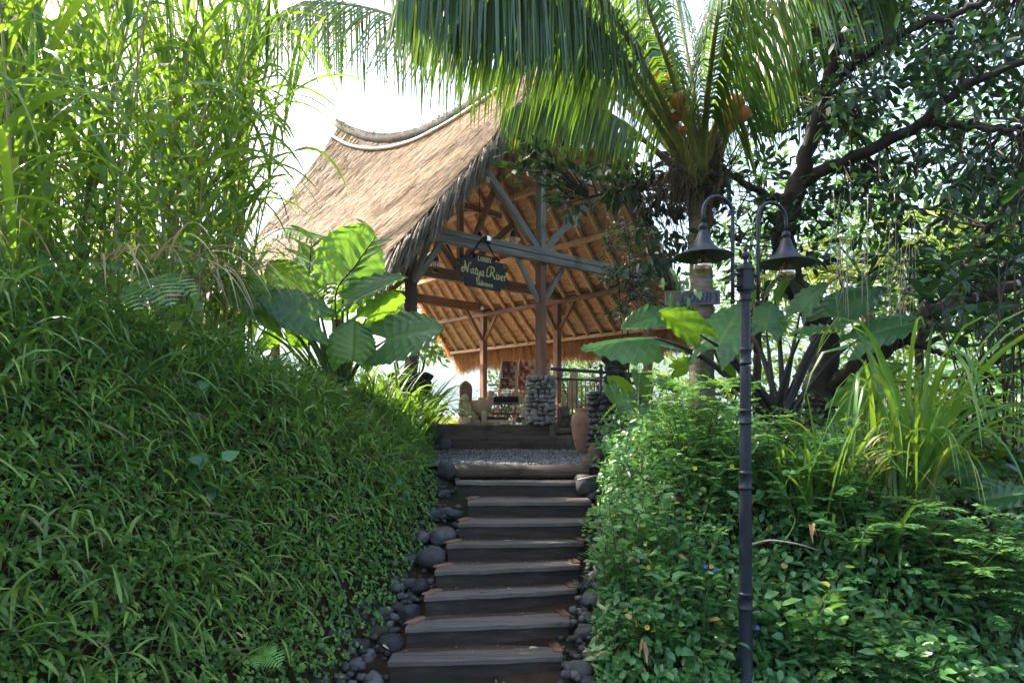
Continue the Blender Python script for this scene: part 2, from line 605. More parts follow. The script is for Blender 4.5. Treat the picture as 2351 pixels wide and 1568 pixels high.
M['soil'] = solid_mat('earth and humus', [(.3, (.012, .009, .006)), (.55, (.035, .024, .015)), (.8, (.07, .045, .028))], (3, 3, 3), rough=.95, spec=.1, bump=.6, detail=10, second=(1.3, (.018, .032, .010), .52))
M['gravel'] = solid_mat('grey gravel', [(.2, (.05, .053, .06)), (.5, (.115, .12, .13)), (.9, (.22, .225, .24))], (20, 20, 20), rough=.85, bump=.2, attr=.7)
M['river_stone'] = solid_mat('river stones', [(.2, (.020, .021, .023)), (.5, (.052, .054, .058)), (.85, (.12, .12, .122))], (9, 9, 9), rough=.8, bump=.5, attr=.5, second=(6, (.035, .035, .02), .56))
M['pier_stone'] = solid_mat('pier stones', [(.15, (.10, .095, .085)), (.5, (.19, .185, .175)), (.9, (.32, .31, .29))], (6, 6, 6), rough=.8, bump=.25, attr=.5)
M['pier_mortar'] = solid_mat('pier mortar', [(.3, (.03, .028, .026)), (.7, (.07, .066, .06))], (14, 14, 14), rough=.95, bump=.3)
M['moss_stone'] = solid_mat('mossy black stone', [(.3, (.010, .011, .010)), (.7, (.04, .042, .036))], (12, 12, 12), rough=.95, bump=.7, second=(5, (.028, .04, .016), .58))
M['carved_stone'] = solid_mat('weathered carved stone', [(.3, (.03, .022, .017)), (.7, (.11, .085, .065))], (16, 16, 16), rough=.9, bump=.7, second=(6, (.04, .045, .02), .62))
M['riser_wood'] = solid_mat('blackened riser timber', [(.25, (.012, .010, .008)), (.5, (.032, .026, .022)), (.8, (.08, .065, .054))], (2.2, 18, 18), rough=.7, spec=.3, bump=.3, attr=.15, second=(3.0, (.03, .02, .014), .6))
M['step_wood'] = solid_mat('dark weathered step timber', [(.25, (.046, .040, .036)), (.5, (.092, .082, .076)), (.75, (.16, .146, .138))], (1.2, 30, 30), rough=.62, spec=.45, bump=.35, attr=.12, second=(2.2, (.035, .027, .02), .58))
M['step_edge'] = solid_mat('brown step board', [(.3, (.035, .022, .015)), (.7, (.10, .062, .042))], (2, 25, 25), rough=.75, bump=.35)
M['sleeper'] = solid_mat('old sleeper timber', [(.25, (.026, .018, .013)), (.5, (.065, .048, .036)), (.8, (.13, .10, .08))], (2.0, 26, 26), rough=.8, bump=.5, second=(3.0, (.03, .022, .016), .6))
M['cleat'] = solid_mat('reddish wood cleat', [(.3, (.13, .06, .035)), (.7, (.22, .12, .07))], (4, 20, 20), rough=.8, bump=.2)
M['wood'] = solid_mat('brown frame timber', [(.25, (.10, .055, .032)), (.5, (.20, .115, .068)), (.8, (.33, .21, .13))], (1.5, 24, 24), rough=.68, bump=.3, second=(1.5, (.24, .17, .125), .62))
M['wood_red'] = solid_mat('red brown post timber', [(.25, (.11, .05, .03)), (.5, (.19, .095, .065)), (.8, (.27, .16, .12))], (1.5, 24, 24), rough=.68, bump=.3)
M['wood_grey'] = solid_mat('weathered grey timber', [(.25, (.10, .092, .085)), (.5, (.20, .19, .18)), (.8, (.33, .32, .30))], (1.5, 26, 26), rough=.8, bump=.35, second=(2.0, (.13, .09, .065), .62))
M['wood_dark'] = solid_mat('dark post timber', [(.25, (.035, .022, .016)), (.7, (.10, .066, .05))], (1.5, 24, 24), rough=.75, bump=.3)
M['pale_wood'] = solid_mat('pale carved wood', [(.25, (.30, .19, .12)), (.5, (.46, .32, .21)), (.8, (.58, .44, .32))], (7, 7, 3), rough=.7, bump=.3)
M['bamboo'] = solid_mat('wrapped bamboo rafters', [(.3, (.34, .21, .11)), (.5, (.50, .33, .18)), (.75, (.62, .44, .26))], (22, 3, 3), rough=.6, bump=.3)
M['bamboo_grey'] = solid_mat('weathered bamboo', [(.3, (.20, .17, .135)), (.7, (.38, .345, .29))], (2, 20, 20), rough=.5, bump=.1)
M['straw'] = leaf_mat('thatch straw', [(0, (.06, .036, .018)), (.3, (.15, .094, .048)), (.65, (.29, .19, .10)), (1, (.46, .33, .20))], (.30, .16, .06), rough=.6, spec=.25, tw=.10)
M['straw_grey'] = leaf_mat('weathered edge straw', [(0, (.09, .07, .053)), (.5, (.20, .165, .13)), (1, (.36, .31, .25))], (.3, .22, .14), rough=.6, tw=.15)
M['straw_warm'] = leaf_mat('golden fringe straw', [(0, (.24, .115, .042)), (.5, (.42, .225, .085)), (1, (.60, .37, .16))], (.75, .36, .10), rough=.55, tw=.42)
M['thatch_base'] = solid_mat('thatch body', [(.3, (.04, .025, .015)), (.6, (.11, .07, .042)), (.8, (.19, .125, .075))], (10, 10, 10), rough=.95, bump=.5)
M['lining'] = solid_mat('woven thatch lining', [(.3, (.25, .15, .08)), (.5, (.45, .29, .16)), (.75, (.60, .42, .26))], (26, 26, 26), rough=.9, bump=.5, dist=.01)
M['ridge'] = solid_mat('ridge cap of old thatch', [(.3, (.05, .044, .038)), (.7, (.16, .145, .125))], (22, 22, 22), rough=.95, bump=.7)
M['iron'] = solid_mat('black painted iron', [(.3, (.006, .010, .017)), (.7, (.012, .019, .030))], (14, 14, 14), rough=.42, spec=.3, bump=.06, second=(22, (.03, .036, .044), .70))
M['rail_iron'] = solid_mat('black railing paint', [(.3, (.012, .013, .014)), (.7, (.028, .028, .028))], (10, 10, 10), rough=.35, spec=.5, bump=.05)
M['lamp_inner'] = solid_mat('lamp shade lining', [(.3, (.03, .036, .034)), (.7, (.07, .08, .068))], (10, 10, 10), rough=.5, bump=0)
M['bulb'] = glass_mat('amber bulb glass', (.97, .84, .60))
M['clear'] = glass_mat('lantern glass', (.92, .93, .92))
M['filament'] = solid_mat('brass filament', [(.3, (.35, .22, .08)), (.7, (.5, .34, .14))], (9, 9, 9), rough=.3, metal=1, bump=0)
M['enamel'] = solid_mat('white enamel', [(.3, (.55, .54, .50)), (.7, (.75, .74, .70))], (9, 9, 9), rough=.4, bump=0)
M['sign_black'] = solid_mat('black sign planks', [(.3, (.010, .011, .014)), (.7, (.026, .028, .034))], (3, 26, 26), rough=.6, bump=.3)
M['gold'] = solid_mat('yellow lettering paint', [(.3, (.52, .44, .15)), (.7, (.66, .58, .26))], (40, 40, 40), rough=.6, bump=0)
M['blue'] = solid_mat('blue lettering paint', [(.3, (.006, .016, .09)), (.7, (.01, .03, .15))], (40, 40, 40), rough=.6, bump=0)
M['plank'] = solid_mat('grey brown sign plank', [(.3, (.07, .058, .046)), (.7, (.16, .135, .11))], (3, 24, 24), rough=.8, bump=.3)
M['terracotta'] = solid_mat('terracotta', [(.3, (.20, .105, .068)), (.7, (.34, .19, .13))], (5, 5, 9), rough=.8, bump=.25, second=(6, (.14, .10, .08), .6))
M['rope'] = solid_mat('dark rope', [(.3, (.015, .012, .01)), (.7, (.04, .032, .025))], (40, 40, 40), rough=.9, bump=.2)
M['yarn'] = solid_mat('black warp yarn', [(.3, (.010, .009, .012)), (.7, (.035, .03, .034))], (90, 5, 5), rough=.9, bump=.4)
M['white_plastic'] = solid_mat('white plastic', [(.3, (.62, .62, .60)), (.7, (.75, .75, .73))], (9, 9, 9), rough=.4, bump=0)
M['petal'] = leaf_mat('yellow petals', [(0, (.75, .50, .02)), (1, (.85, .62, .04))], (.8, .6, .05), rough=.5, tw=.3)
M['petal_blue'] = leaf_mat('blue petals', [(0, (.05, .06, .5)), (1, (.10, .12, .65))], (.1, .1, .6), rough=.5, tw=.3)
M['dead_leaf'] = leaf_mat('fallen leaves', [(0, (.20, .12, .06)), (.6, (.38, .27, .14)), (1, (.46, .38, .30))], (.3, .2, .08), rough=.7, tw=.1)
M['floor'] = solid_mat('pavilion floor', [(.3, (.16, .12, .09)), (.7, (.30, .24, .18))], (3, 3, 3), rough=.6, bump=.1)
M['hill'] = solid_mat('wooded hillside', [(.3, (.03, .06, .025)), (.7, (.07, .11, .04))], (.02, .02, .02), rough=.95, bump=0)


def textile_mat(name, cols, rows=9.0, cols_n=5.0):
    m, N, L = new_mat(name)
    out = N.new('ShaderNodeOutputMaterial')
    lu = node(N, 'ShaderNodeAttribute', attribute_name='lu')
    lv = node(N, 'ShaderNodeAttribute', attribute_name='lv')
    cb = N.new('ShaderNodeCombineXYZ')
    a1 = node(N, 'ShaderNodeMath', operation='MULTIPLY'); a1.inputs[1].default_value = rows
    a2 = node(N, 'ShaderNodeMath', operation='MULTIPLY'); a2.inputs[1].default_value = cols_n
    L.new(lu.outputs['Fac'], a1.inputs[0]); L.new(lv.outputs['Fac'], a2.inputs[0])
    L.new(a1.outputs[0], cb.inputs[0]); L.new(a2.outputs[0], cb.inputs[1])
    vo = N.new('ShaderNodeTexVoronoi'); vo.distance = 'MANHATTAN'; vo.inputs['Scale'].default_value = 1.0
    vo.inputs['Randomness'].default_value = 0.45
    L.new(cb.outputs[0], vo.inputs['Vector'])
    sep = N.new('ShaderNodeSeparateColor'); L.new(vo.outputs['Color'], sep.inputs[0])
    k = len(cols)
    r = ramp(N, [(i / k, c) for i, c in enumerate(cols)])
    r.color_ramp.interpolation = 'CONSTANT'
    L.new(sep.outputs[0], r.inputs[0])
    b = N.new('ShaderNodeBsdfPrincipled'); b.inputs['Roughness'].default_value = .9
    b.inputs['Specular IOR Level'].default_value = .1
    L.new(r.outputs[0], b.inputs['Base Color']); L.new(b.outputs[0], out.inputs[0])
    return m


M['ikat_red'] = textile_mat('red woven cloth', [(.42, .09, .06), (.52, .22, .13), (.18, .05, .045), (.58, .36, .22), (.34, .09, .07)])
M['ikat_dark'] = textile_mat('dark woven cloth', [(.12, .055, .055), (.26, .08, .06), (.06, .045, .05), (.40, .2, .13)])
M['ikat_gold'] = textile_mat('orange gold cloth', [(.60, .30, .06), (.66, .42, .12), (.42, .16, .05), (.62, .50, .30)])
M['ikat_check'] = textile_mat('red black check cloth', [(.48, .08, .05), (.07, .035, .035), (.45, .15, .08), (.6, .3, .16)], 12, 8)
M['ikat_pale'] = textile_mat('pale patterned cloth', [(.55, .42, .30), (.40, .15, .09), (.62, .54, .42), (.2, .22, .18)])
# ---------------------------------------------------------------- terrain
def footL(Y):
    return np.interp(Y, [-5, 0, 3, 5.4, 6.2, 7.1, 7.6, 8.1, 8.6, 10, 12.6, 16, 40], [-3.2, -2.6, -1.95, -1.42, -1.17, -.97, -.90, -.93, -1.0, -1.15, -1.55, -3.4, -4])


def footR(Y):
    return np.interp(Y, [-5, 4, 5.4, 6.4, 7.1, 8.1, 8.6, 10, 11, 12.6, 16], [2.5, 1.15, .66, .88, 1.03, 1.08, 1.12, 1.16, 1.22, 1.7, 6])


def baseZ(Y):
    return np.interp(Y, [-50, 5.0, 5.3, 8.4, 8.6, 12.5, 12.8, 19, 26, 40, 80, 200, 3000], [0, 0, .1, 1.42, 1.6, 1.64, 1.68, 1.6, .2, -3, -9, -16, -30])


def H(X, Y):
    X, Y = np.broadcast_arrays(np.asarray(X, float), np.asarray(Y, float))
    b = baseZ(Y)
    RL = np.interp(Y, [-5, 4, 5, 6, 7, 8, 9, 10, 12.6, 15, 22], [3.0, 3.0, 2.9, 2.45, 1.85, 1.2, .72, .55, .40, .45, .2])
    WL = np.interp(Y, [0, 4, 7, 10, 12.6], [2.3, 2.2, 1.8, 1.0, .6])
    d = footL(Y) - X
    s = np.clip(d / WL, 0, 1)
    left = RL * np.sin(s * np.pi / 2) ** 0.95
    RR = np.interp(Y, [4.7, 5.2, 6.4, 8, 10, 12, 15], [0, .30, .85, .55, .35, .15, 0])
    e = X - footR(Y)
    right = RR * np.sin(np.clip(e / .7, 0, 1) * np.pi / 2)
    bump = 0.11 * np.sin(X * 2.1 + 1.1 * Y) * np.sin(Y * 1.7 - X) + 0.05 * np.sin(X * 5.1 + Y) * np.sin(Y * 4.3)
    out = np.clip(np.maximum(d, e) / .4, 0, 1)
    return b + left + right + bump * out


def axis(fine0, fine1, step, far):
    a = list(np.arange(fine0, fine1 + 1e-6, step))
    x = a[-1]
    s = step
    while x < far:
        s *= 1.35
        x += s
        a.append(x)
    x = a[0]
    s = step
    while x > -far:
        s *= 1.35
        x -= s
        a.insert(0, x)
    return np.array(a)


gx, gy = axis(-6, 6, .11, 2000), axis(-1, 14, .13, 2000)
GX, GY = np.meshgrid(gx, gy, indexing='ij')
mb = MB()
mb.add(np.stack([GX, GY, H(GX, GY)], -1).reshape(-1, 3), [grid_faces(len(gx), len(gy))[:, ::-1]])
tag(mb.build('ground', M['soil']), 'brown earth and leaf mould under the planting on both banks', 'ground', kind='structure')

# distant wooded ridge across the valley
mb = MB()
hx = np.linspace(-2400, 2400, 150)
hd = np.linspace(0, 1, 14)
HX, HD = np.meshgrid(hx, hd, indexing='ij')
hgt = 260 + 80 * np.sin(HX / 420.0 + .6) + 34 * np.sin(HX / 120.0) + 14 * np.sin(HX / 45.0)
HZ = -45 + hgt * np.sin(HD * np.pi) ** .8 + 7 * np.sin(HX / 29.0 + HD * 30) * np.sin(HD * np.pi)
mb.add(np.stack([HX, 1300 + HD * 900, HZ], -1).reshape(-1, 3), [grid_faces(150, 14)[:, ::-1]])
tag(mb.build('hills', M['hill']), 'hazy blue wooded hillside across the valley behind the pavilion', 'hill', kind='structure')

# gravel landing: bed sheet and loose stones
mb = MB()
rows = []
ys = np.linspace(8.56, 12.62, 20)
for y in ys:
    rows.append([(x, y, CZ + np.interp(y, [8.5, 12.6], [-.51, -.462]) - .02) for x in np.linspace(footL(y) - .1, footR(y) + .1, 12)])
mb.add(np.array(rows).reshape(-1, 3), [grid_faces(20, 12)[:, ::-1]])
n = 6500
y = 8.56 + 4.05 * rng.uniform(0, 1, n) ** 1.15
x = footL(y) + (footR(y) - footL(y)) * rng.uniform(0, 1, n)
z = CZ + np.interp(y, [8.5, 12.6], [-.51, -.462]) - .012 + rng.uniform(0, .02, n)
V, Fc = ICO[1]
sz = rng.uniform(.014, .030, n)
Rm = np.stack([rot_rand() for _ in range(64)])[rng.integers(0, 64, n)]
jig = rng.uniform(.65, 1.25, (n, len(V), 1))
P = np.einsum('nij,nvj->nvi', Rm, V[None] * jig * np.array([1, .8, .6])) * sz[:, None, None] + np.stack([x, y, z], -1)[:, None]
mb.add(P.reshape(-1, 3), [(np.arange(n)[:, None, None] * len(V) + Fc[None]).reshape(-1, 3)], np.repeat(rng.uniform(0, 1, n), len(V)))
tag(mb.build('gravel', M['gravel'], smooth=False), 'grey crushed gravel spread over the landing above the stairs', 'gravel', kind='stuff')

# ---------------------------------------------------------------- stairs
ORD = ['lowest', 'second', 'third', 'fourth', 'fifth', 'sixth', 'seventh', 'top']
# nose lines: left x, left y, right x, right y (sight lines), drop below the eye, lowest step first
NOSE = [(890, 1519, 1292, 1507, 1.874), (930, 1441, 1308.6, 1427, 1.702), (973, 1370, 1325, 1352, 1.53), (998, 1311, 1331, 1297, 1.36),
        (1024.7, 1250, 1341, 1244, 1.19), (1051.7, 1201, 1355, 1198, 1.02), (1073.6, 1151.5, 1358, 1150.5, .85), (1046, 1105, 1331, 1107, .68)]
lines = []
for xl, yl, xr, yr, h in NOSE:
    Yl, Yr = h * F / (yl - 975), h * F / (yr - 975)
    lines.append((np.array([(xl - 1175.5) / F * Yl, Yl]), np.array([(xr - 1175.5) / F * Yr, Yr]), CZ - h))
# the step cut off by the bottom of the frame
l0 = lines[0]
lines.insert(0, (l0[0] + [-.10, -.37], l0[1] + [-.04, -.36], l0[2] - .172))
LABS = ['timber step cut off by the bottom edge of the photo, below all the others',
        'lowest timber step whose front riser shows in full, widest of the flight',
        'second timber step up counting from the bottom of the flight',
        'third timber step up, with a yellow leaf lying near its left half',
        'fourth timber step up, between the third and the fifth',
        'fifth timber step up, in the middle of the flight, cobbles crowding its left end',
        'sixth timber step up, with a big upright boulder at its left end',
        'seventh timber step up, shifted to the right, second below the landing log',
        'topmost timber tread, short and dark, right below the round landing log']


def slab(mb, a, b, c, d, z0, z1, n=10, wob=.004, a_=.5, r=.008, ch=.02):
    """plank over the quad a-b (front) d-c (back)"""
    t = np.linspace(0, 1, n)[:, None]
    fr, bk = a + (b - a) * t, d + (c - d) * t
    w = rng.normal(0, wob, (n, 2))
    prof = [(0, z0), (0, z1 - r), (ch, z1), (1, z1), (1, z0)]
    V = []
    for k in range(n):
        for s, z in prof:
            p = fr[k] + (bk[k] - fr[k]) * s
            V.append((p[0], p[1] + w[k, 0] * (s < .5), z + w[k, 1] * .7))
    V = np.array(V)
    m = len(prof)
    i = np.arange(n - 1)[:, None]
    j = np.arange(m)[None]
    q = np.stack(np.broadcast_arrays(i * m + j, (i + 1) * m + j, (i + 1) * m + (j + 1) % m, i * m + (j + 1) % m), -1).reshape(-1, 4)
    mb.add(V, [q, np.array([[0, 1, 2, 3, 4], [(n - 1) * m + k for k in (4, 3, 2, 1, 0)]])], a_)


for k, (a, b, z) in enumerate(lines):
    if k + 1 < len(lines):
        a2, b2, z2 = lines[k + 1]
    else:
        a2, b2, z2 = a + [0, .42], b + [0, .42], z + .17
    dirv = nrm(b - a)
    back_l = a + (np.array([a[0] + (a2 - a)[0] * .15, a2[1] + .05]) - a)
    back_r = b + (np.array([b[0] + (b2 - b)[0] * .15, b2[1] + .05]) - b)
    st = thing('timber_step', LABS[k], 'step', ((a[0] + b[0]) / 2, (a[1] + b[1]) / 2, z - .16), 'dark timber steps of the flight up to the pavilion')
    f = .56
    ml, mr_ = a + (back_l - a) * f, b + (back_r - b) * f
    mb = MB(); slab(mb, a, b, mr_, ml, z - .042, z, a_=rng.uniform())
    mb.build('tread_board', M['step_wood'], st, smooth=False)
    mb = MB(); slab(mb, ml + [0, .006], mr_ + [0, .006], back_r, back_l, z - .045, z - .006, a_=rng.uniform())
    mb.build('tread_board', M['step_edge'], st, smooth=False)
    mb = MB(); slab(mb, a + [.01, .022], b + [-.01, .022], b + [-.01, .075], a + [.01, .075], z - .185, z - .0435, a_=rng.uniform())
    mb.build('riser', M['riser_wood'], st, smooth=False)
    for side, on in ((0, 2 <= k <= 7), (1, 1 <= k <= 5)):
        if on:
            c0 = (ml if side == 0 else mr_) + ([.05, -.02] if side == 0 else [-.05, -.02])
            mb = MB(); box(mb, (c0[0], c0[1], z + .006), (.085, .22, .016), rotz((-.42 if side == 0 else .22) + rng.normal(0, .1)), bev=.003)
            mb.build('end_cleat', M['cleat'], st)

# round log at the edge of the landing
pl, pr = D(1036, 1083, 8.5), D(1352, 1082, 8.5)
mb = MB()
tt = np.linspace(0, 1, 16)[:, None]
tube(mb, pl + (pr - pl) * tt + np.stack([0 * tt, 0 * tt, .006 * np.sin(tt * 7)], -1)[:, 0], .088 + .004 * np.sin(np.arange(16) * 1.3), 16)
tag(mb.build('landing_log', M['sleeper']), 'round weathered log holding the edge of the gravel landing', 'log')
# two squared sleepers in front of the pavilion floor
for (x0, x1, yt, yb, Y, lab) in ((1027, 1310, 1001, 1031, 12.6, 'lower and wider of two squared old timbers between gravel and pavilion floor'),
                                 (1004, 1262, 973, 1000, 12.82, 'upper squared old timber right under the pavilion floor edge')):
    p, q = D(x0, yt, Y), D(x1, yb, Y)
    mb = MB()
    zt, zb = max(p[2], q[2]), min(p[2], q[2])
    nseg = 16
    xs = np.linspace(p[0], q[0], nseg)
    slab(mb, np.array([p[0], Y]), np.array([q[0], Y]), np.array([q[0], Y + .215]), np.array([p[0], Y + .215]), zb - .02, zt, 18, .006, r=.034, ch=.35)
    tag(mb.build('sleeper_beam', M['sleeper'], smooth=False), lab, 'timber', 'squared timbers in front of the pavilion')
mb = MB()
p, q = D(1005, 1004, 12.62), D(1026, 1031, 12.62)
box(mb, (p + q) / 2 + [0, .09, 0], (q[0] - p[0], .2, p[2] - q[2]), bev=.01)
tag(mb.build('sleeper_block', M['sleeper']), 'short timber block closing the left end of the lower sleeper', 'timber block')

# ---------------------------------------------------------------- river stones along both edges of the stairs
STEPN = ['the step at the frame edge', 'the lowest full step', 'the second step', 'the third step', 'the fourth step', 'the fifth step', 'the sixth step', 'the seventh step', 'the topmost step']
SZN = ['largest', 'second largest', 'third largest', 'fourth largest']
srng = np.random.default_rng(21)
for k, (a, b, z) in enumerate(lines):
    for side in (0, 1):
        e = a if side == 0 else b
        sg = -1 if side == 0 else 1
        fo = footL(e[1] + .1) if side == 0 else footR(e[1] + .1)
        room = max(abs(fo - e[0]), .16)
        cnt = 5 if side == 0 else 4
        if k in (7, 8) and side == 1:
            cnt = 3
        big = min(.10, room * .32) * (1.25 if (side, k) in ((0, 6), (0, 5), (1, 2)) else 1)
        szs = sorted([big, big * .75, big * .6, big * .5, big * .4][:cnt], reverse=True)
        slots = [(.06 + big * .75, .03), (.05 + room * .55, .20), (room * .85 + .03, .06), (.10 + room * .25, .27), (.05 + room * .9, .24)][:cnt]
        for r_, (s_, (dx, dy)) in enumerate(zip(szs, slots)):
            s_ *= srng.uniform(.92, 1.06)
            x = e[0] + sg * (dx + srng.normal(0, .012))
            yy = e[1] + dy + srng.normal(0, .02)
            zz = max(H(x, yy), z - .17) + s_ * .22
            mb = MB()
            rock(mb, (x, yy, zz), (s_ * srng.uniform(1, 1.3), s_ * srng.uniform(.8, 1.05), s_ * srng.uniform(.65, 1.0)), 3, .20, seed=int(srng.integers(1e6)), chip=4)
            word = SZN[r_] if r_ < cnt - 1 else 'smallest'
            tag(mb.build('river_stone', M['river_stone']), f"{word} grey rounded stone at the {'left' if side == 0 else 'right'} end of {STEPN[k]}", 'stone', 'river stones edging the stairs')
# small pebbles bedded between the bigger stones
mb = MB()
for k, (a, b, z) in enumerate(lines):
    for side in (0, 1):
        e = a if side == 0 else b
        sg = -1 if side == 0 else 1
        for _ in range(34):
            yy = e[1] + srng.uniform(-.02, .36)
            fo = footL(yy) if side == 0 else footR(yy)
            x = e[0] + sg * srng.uniform(.0, abs(fo - e[0]) + .10)
            s_ = srng.uniform(.014, .045)
            rock(mb, (x, yy, H(x, yy) + s_ * .2 + .07 * srng.uniform(0, 1)), (s_ * 1.2, s_, s_ * .8), 2, .2, seed=int(srng.integers(1e6)), chip=2)
tag(mb.build('pebbles', M['river_stone']), 'small dark pebbles bedded between the river stones along the stairs', 'pebbles', kind='stuff')
# stones beside the landing, the wide boulder and the driftwood stump at the right
for (px, py, Y, s, lab) in ((1020, 1082, 8.3, .12, 'dark stone at the left end of the landing log'), (1016, 1022, 12.3, .16, 'dark boulder left of the lower sleeper'),
                            (992, 990, 12.2, .19, 'dark boulder left of the upper sleeper under strap leaves'), (1345, 1112, 8.15, .15, 'dark block shaped stone below the right end of the landing log')):
    mb = MB()
    rock(mb, D(px, py, Y), (s, s * .9, s * 1.0), 3, .16, chip=4)
    tag(mb.build('river_stone', M['river_stone']), lab, 'stone', 'river stones edging the stairs')
mb = MB()
p = D(1362, 1068, 8.75)
for dx, dz, s in ((0, 0, .12), (.035, .11, .10), (-.03, -.1, .13), (.06, -.06, .10), (.01, .17, .07), (.08, .06, .08), (-.09, -.03, .09)):
    rock(mb, p + [dx, 0, dz], (s * .85, s, s * 1.5), 3, .22)
tag(mb.build('wood_stump', M['carved_stone']), 'gnarled grey root stump between the landing and the right hand shrubs', 'stump')
mb = MB()
p = D(1345, 1098, 8.0)
tube(mb, [p + [-.10, .0, -.02], p + [0, 0, .0], p + [.13, .02, .035]], [.012, .014, .008], 6)
tag(mb.build('stick', M['bamboo_grey']), 'short pale stick lying at the right end below the log', 'stick')
# fallen leaves on the treads
for (px, py, k, lab) in ((1099, 1357, 3, 'curled yellow leaf lying on the third step up'), (1157, 1241, 5, 'curled yellow leaf on the fifth step up'),
                         (1215, 1480, 1, 'small yellow leaf near the right half of the lowest full step'), (1300, 1183, 7, 'yellow leaf at the right end of the seventh step'), (980, 1420, 2, 'small pale leaf at the left end of the second step')):
    z = lines[k][2] + .012
    Yp = (CZ - z) * F / (py - 975)
    Yp = min(max(Yp, lines[k][0][1] + .03), lines[k][0][1] + .3)
    mb = MB()
    strips(mb, [((px - 1175.5) / F * Yp, Yp, z)], [(.9, .2, .25)], .10, .032, 1.1, 5, fold=.3, v=rng.uniform(.5, 1))
    tag(mb.build('fallen_leaf', M['dead_leaf']), lab, 'leaf', 'fallen leaves on the steps')

# crumbs of litter on the treads
mb = MB()
for k, (a, b, z) in enumerate(lines):
    n = 26
    f = rng.uniform(.02, .98, n)
    p = a + (b - a) * f[:, None] + np.stack([rng.normal(0, .02, n), rng.uniform(.02, .34, n) ** 1.0], -1)
    P = np.concatenate([p, np.full((n, 1), z + .006)], 1)
    d = np.concatenate([rng.normal(0, 1, (n, 2)), rng.uniform(0, .15, (n, 1))], 1)
    leaves(mb, P, d, nrm(rng.normal(0, .15, (n, 3)) + [0, 0, 1]), rng.uniform(.008, .035, n), rng.uniform(.004, .014, n), None, 'lance', .4)
tag(mb.build('leaf_litter', M['dead_leaf']), 'crumbs of dry leaf and twig scattered over the timber steps', 'litter', kind='stuff')
# ---------------------------------------------------------------- pavilion
G0 = np.array([.55, 13.0])
gv, av = np.array([.72, .695]), np.array([-.695, .72])


def W(s, t, z):
    p = G0 + gv * s + av * t
    return np.array([p[0], p[1], CZ + z])


def Wn(s, t, z):
    s, t, z = np.broadcast_arrays(np.asarray(s, float), np.asarray(t, float), np.asarray(z, float))
    return np.stack([G0[0] + gv[0] * s + av[0] * t, G0[1] + gv[1] * s + av[1] * t, CZ + z], -1)


pav = thing('thatched_pavilion', 'open timber pavilion with a steep sagging thatched roof above the stairs', 'pavilion', W(0, 2.4, 0))
T0, T1 = -.85, 7.5
SE = 3.95


def zr(t):
    tau = np.asarray(t, float) + .8
    return 6.58 + np.where(tau > 4, 1.25, .6) * ((tau - 4.0) / 4.1) ** 2


ZE = 2.38


def roofz(sig, t, lift=0.0):
    z = ZE + (zr(t) - ZE) * ((1 - sig) * .84 + .16 * (1 - sig) ** 2)
    return z + lift


def beam(name, p0, p1, w, h, mat, parent=pav, bev=.008, label=None):
    p0, p1 = np.asarray(p0, float), np.asarray(p1, float)
    L = np.linalg.norm(p1 - p0)
    x = (p1 - p0) / L
    up = np.array([0, 0, 1.0]) if abs(x[2]) < .95 else np.array([gv[0], gv[1], 0])
    y = nrm(np.cross(up, x))
    z = np.cross(x, y)
    mbb = MB()
    box(mbb, (0, 0, 0), (L, w, h), bev=bev, a=rng.uniform())
    o = mbb.build(name, mat, None, smooth=False)
    c = (p0 + p1) / 2
    Mx = Matrix(((x[0], y[0], z[0], c[0]), (x[1], y[1], z[1], c[1]), (x[2], y[2], z[2], c[2]), (0, 0, 0, 1)))
    if parent is not None:
        o.parent = parent
        Mx = Matrix.Translation(-Vector(ROOT[parent.name])) @ Mx
        ROOT[o.name] = ROOT[parent.name]
    o.matrix_local = Mx
    if label:
        o['label'] = label
    return o


# floor
pts = [(-1.62, 12.86), (-1.55, 10.75), (-2.3, 10.3), (-7.0, 15.2), (-1.6, 20.4), (3.7, 15.3), (1.55, 12.86)]
mb = MB()
V = [(x, y, CZ + .015) for x, y in pts] + [(x, y, CZ - .6) for x, y in pts]
n = len(pts)
mb.add(V, [np.array([list(range(n))[::-1]]), np.array([[i, (i + 1) % n, (i + 1) % n + n, i + n] for i in range(n)])])
mb.build('floor', M['floor'], pav, smooth=False)

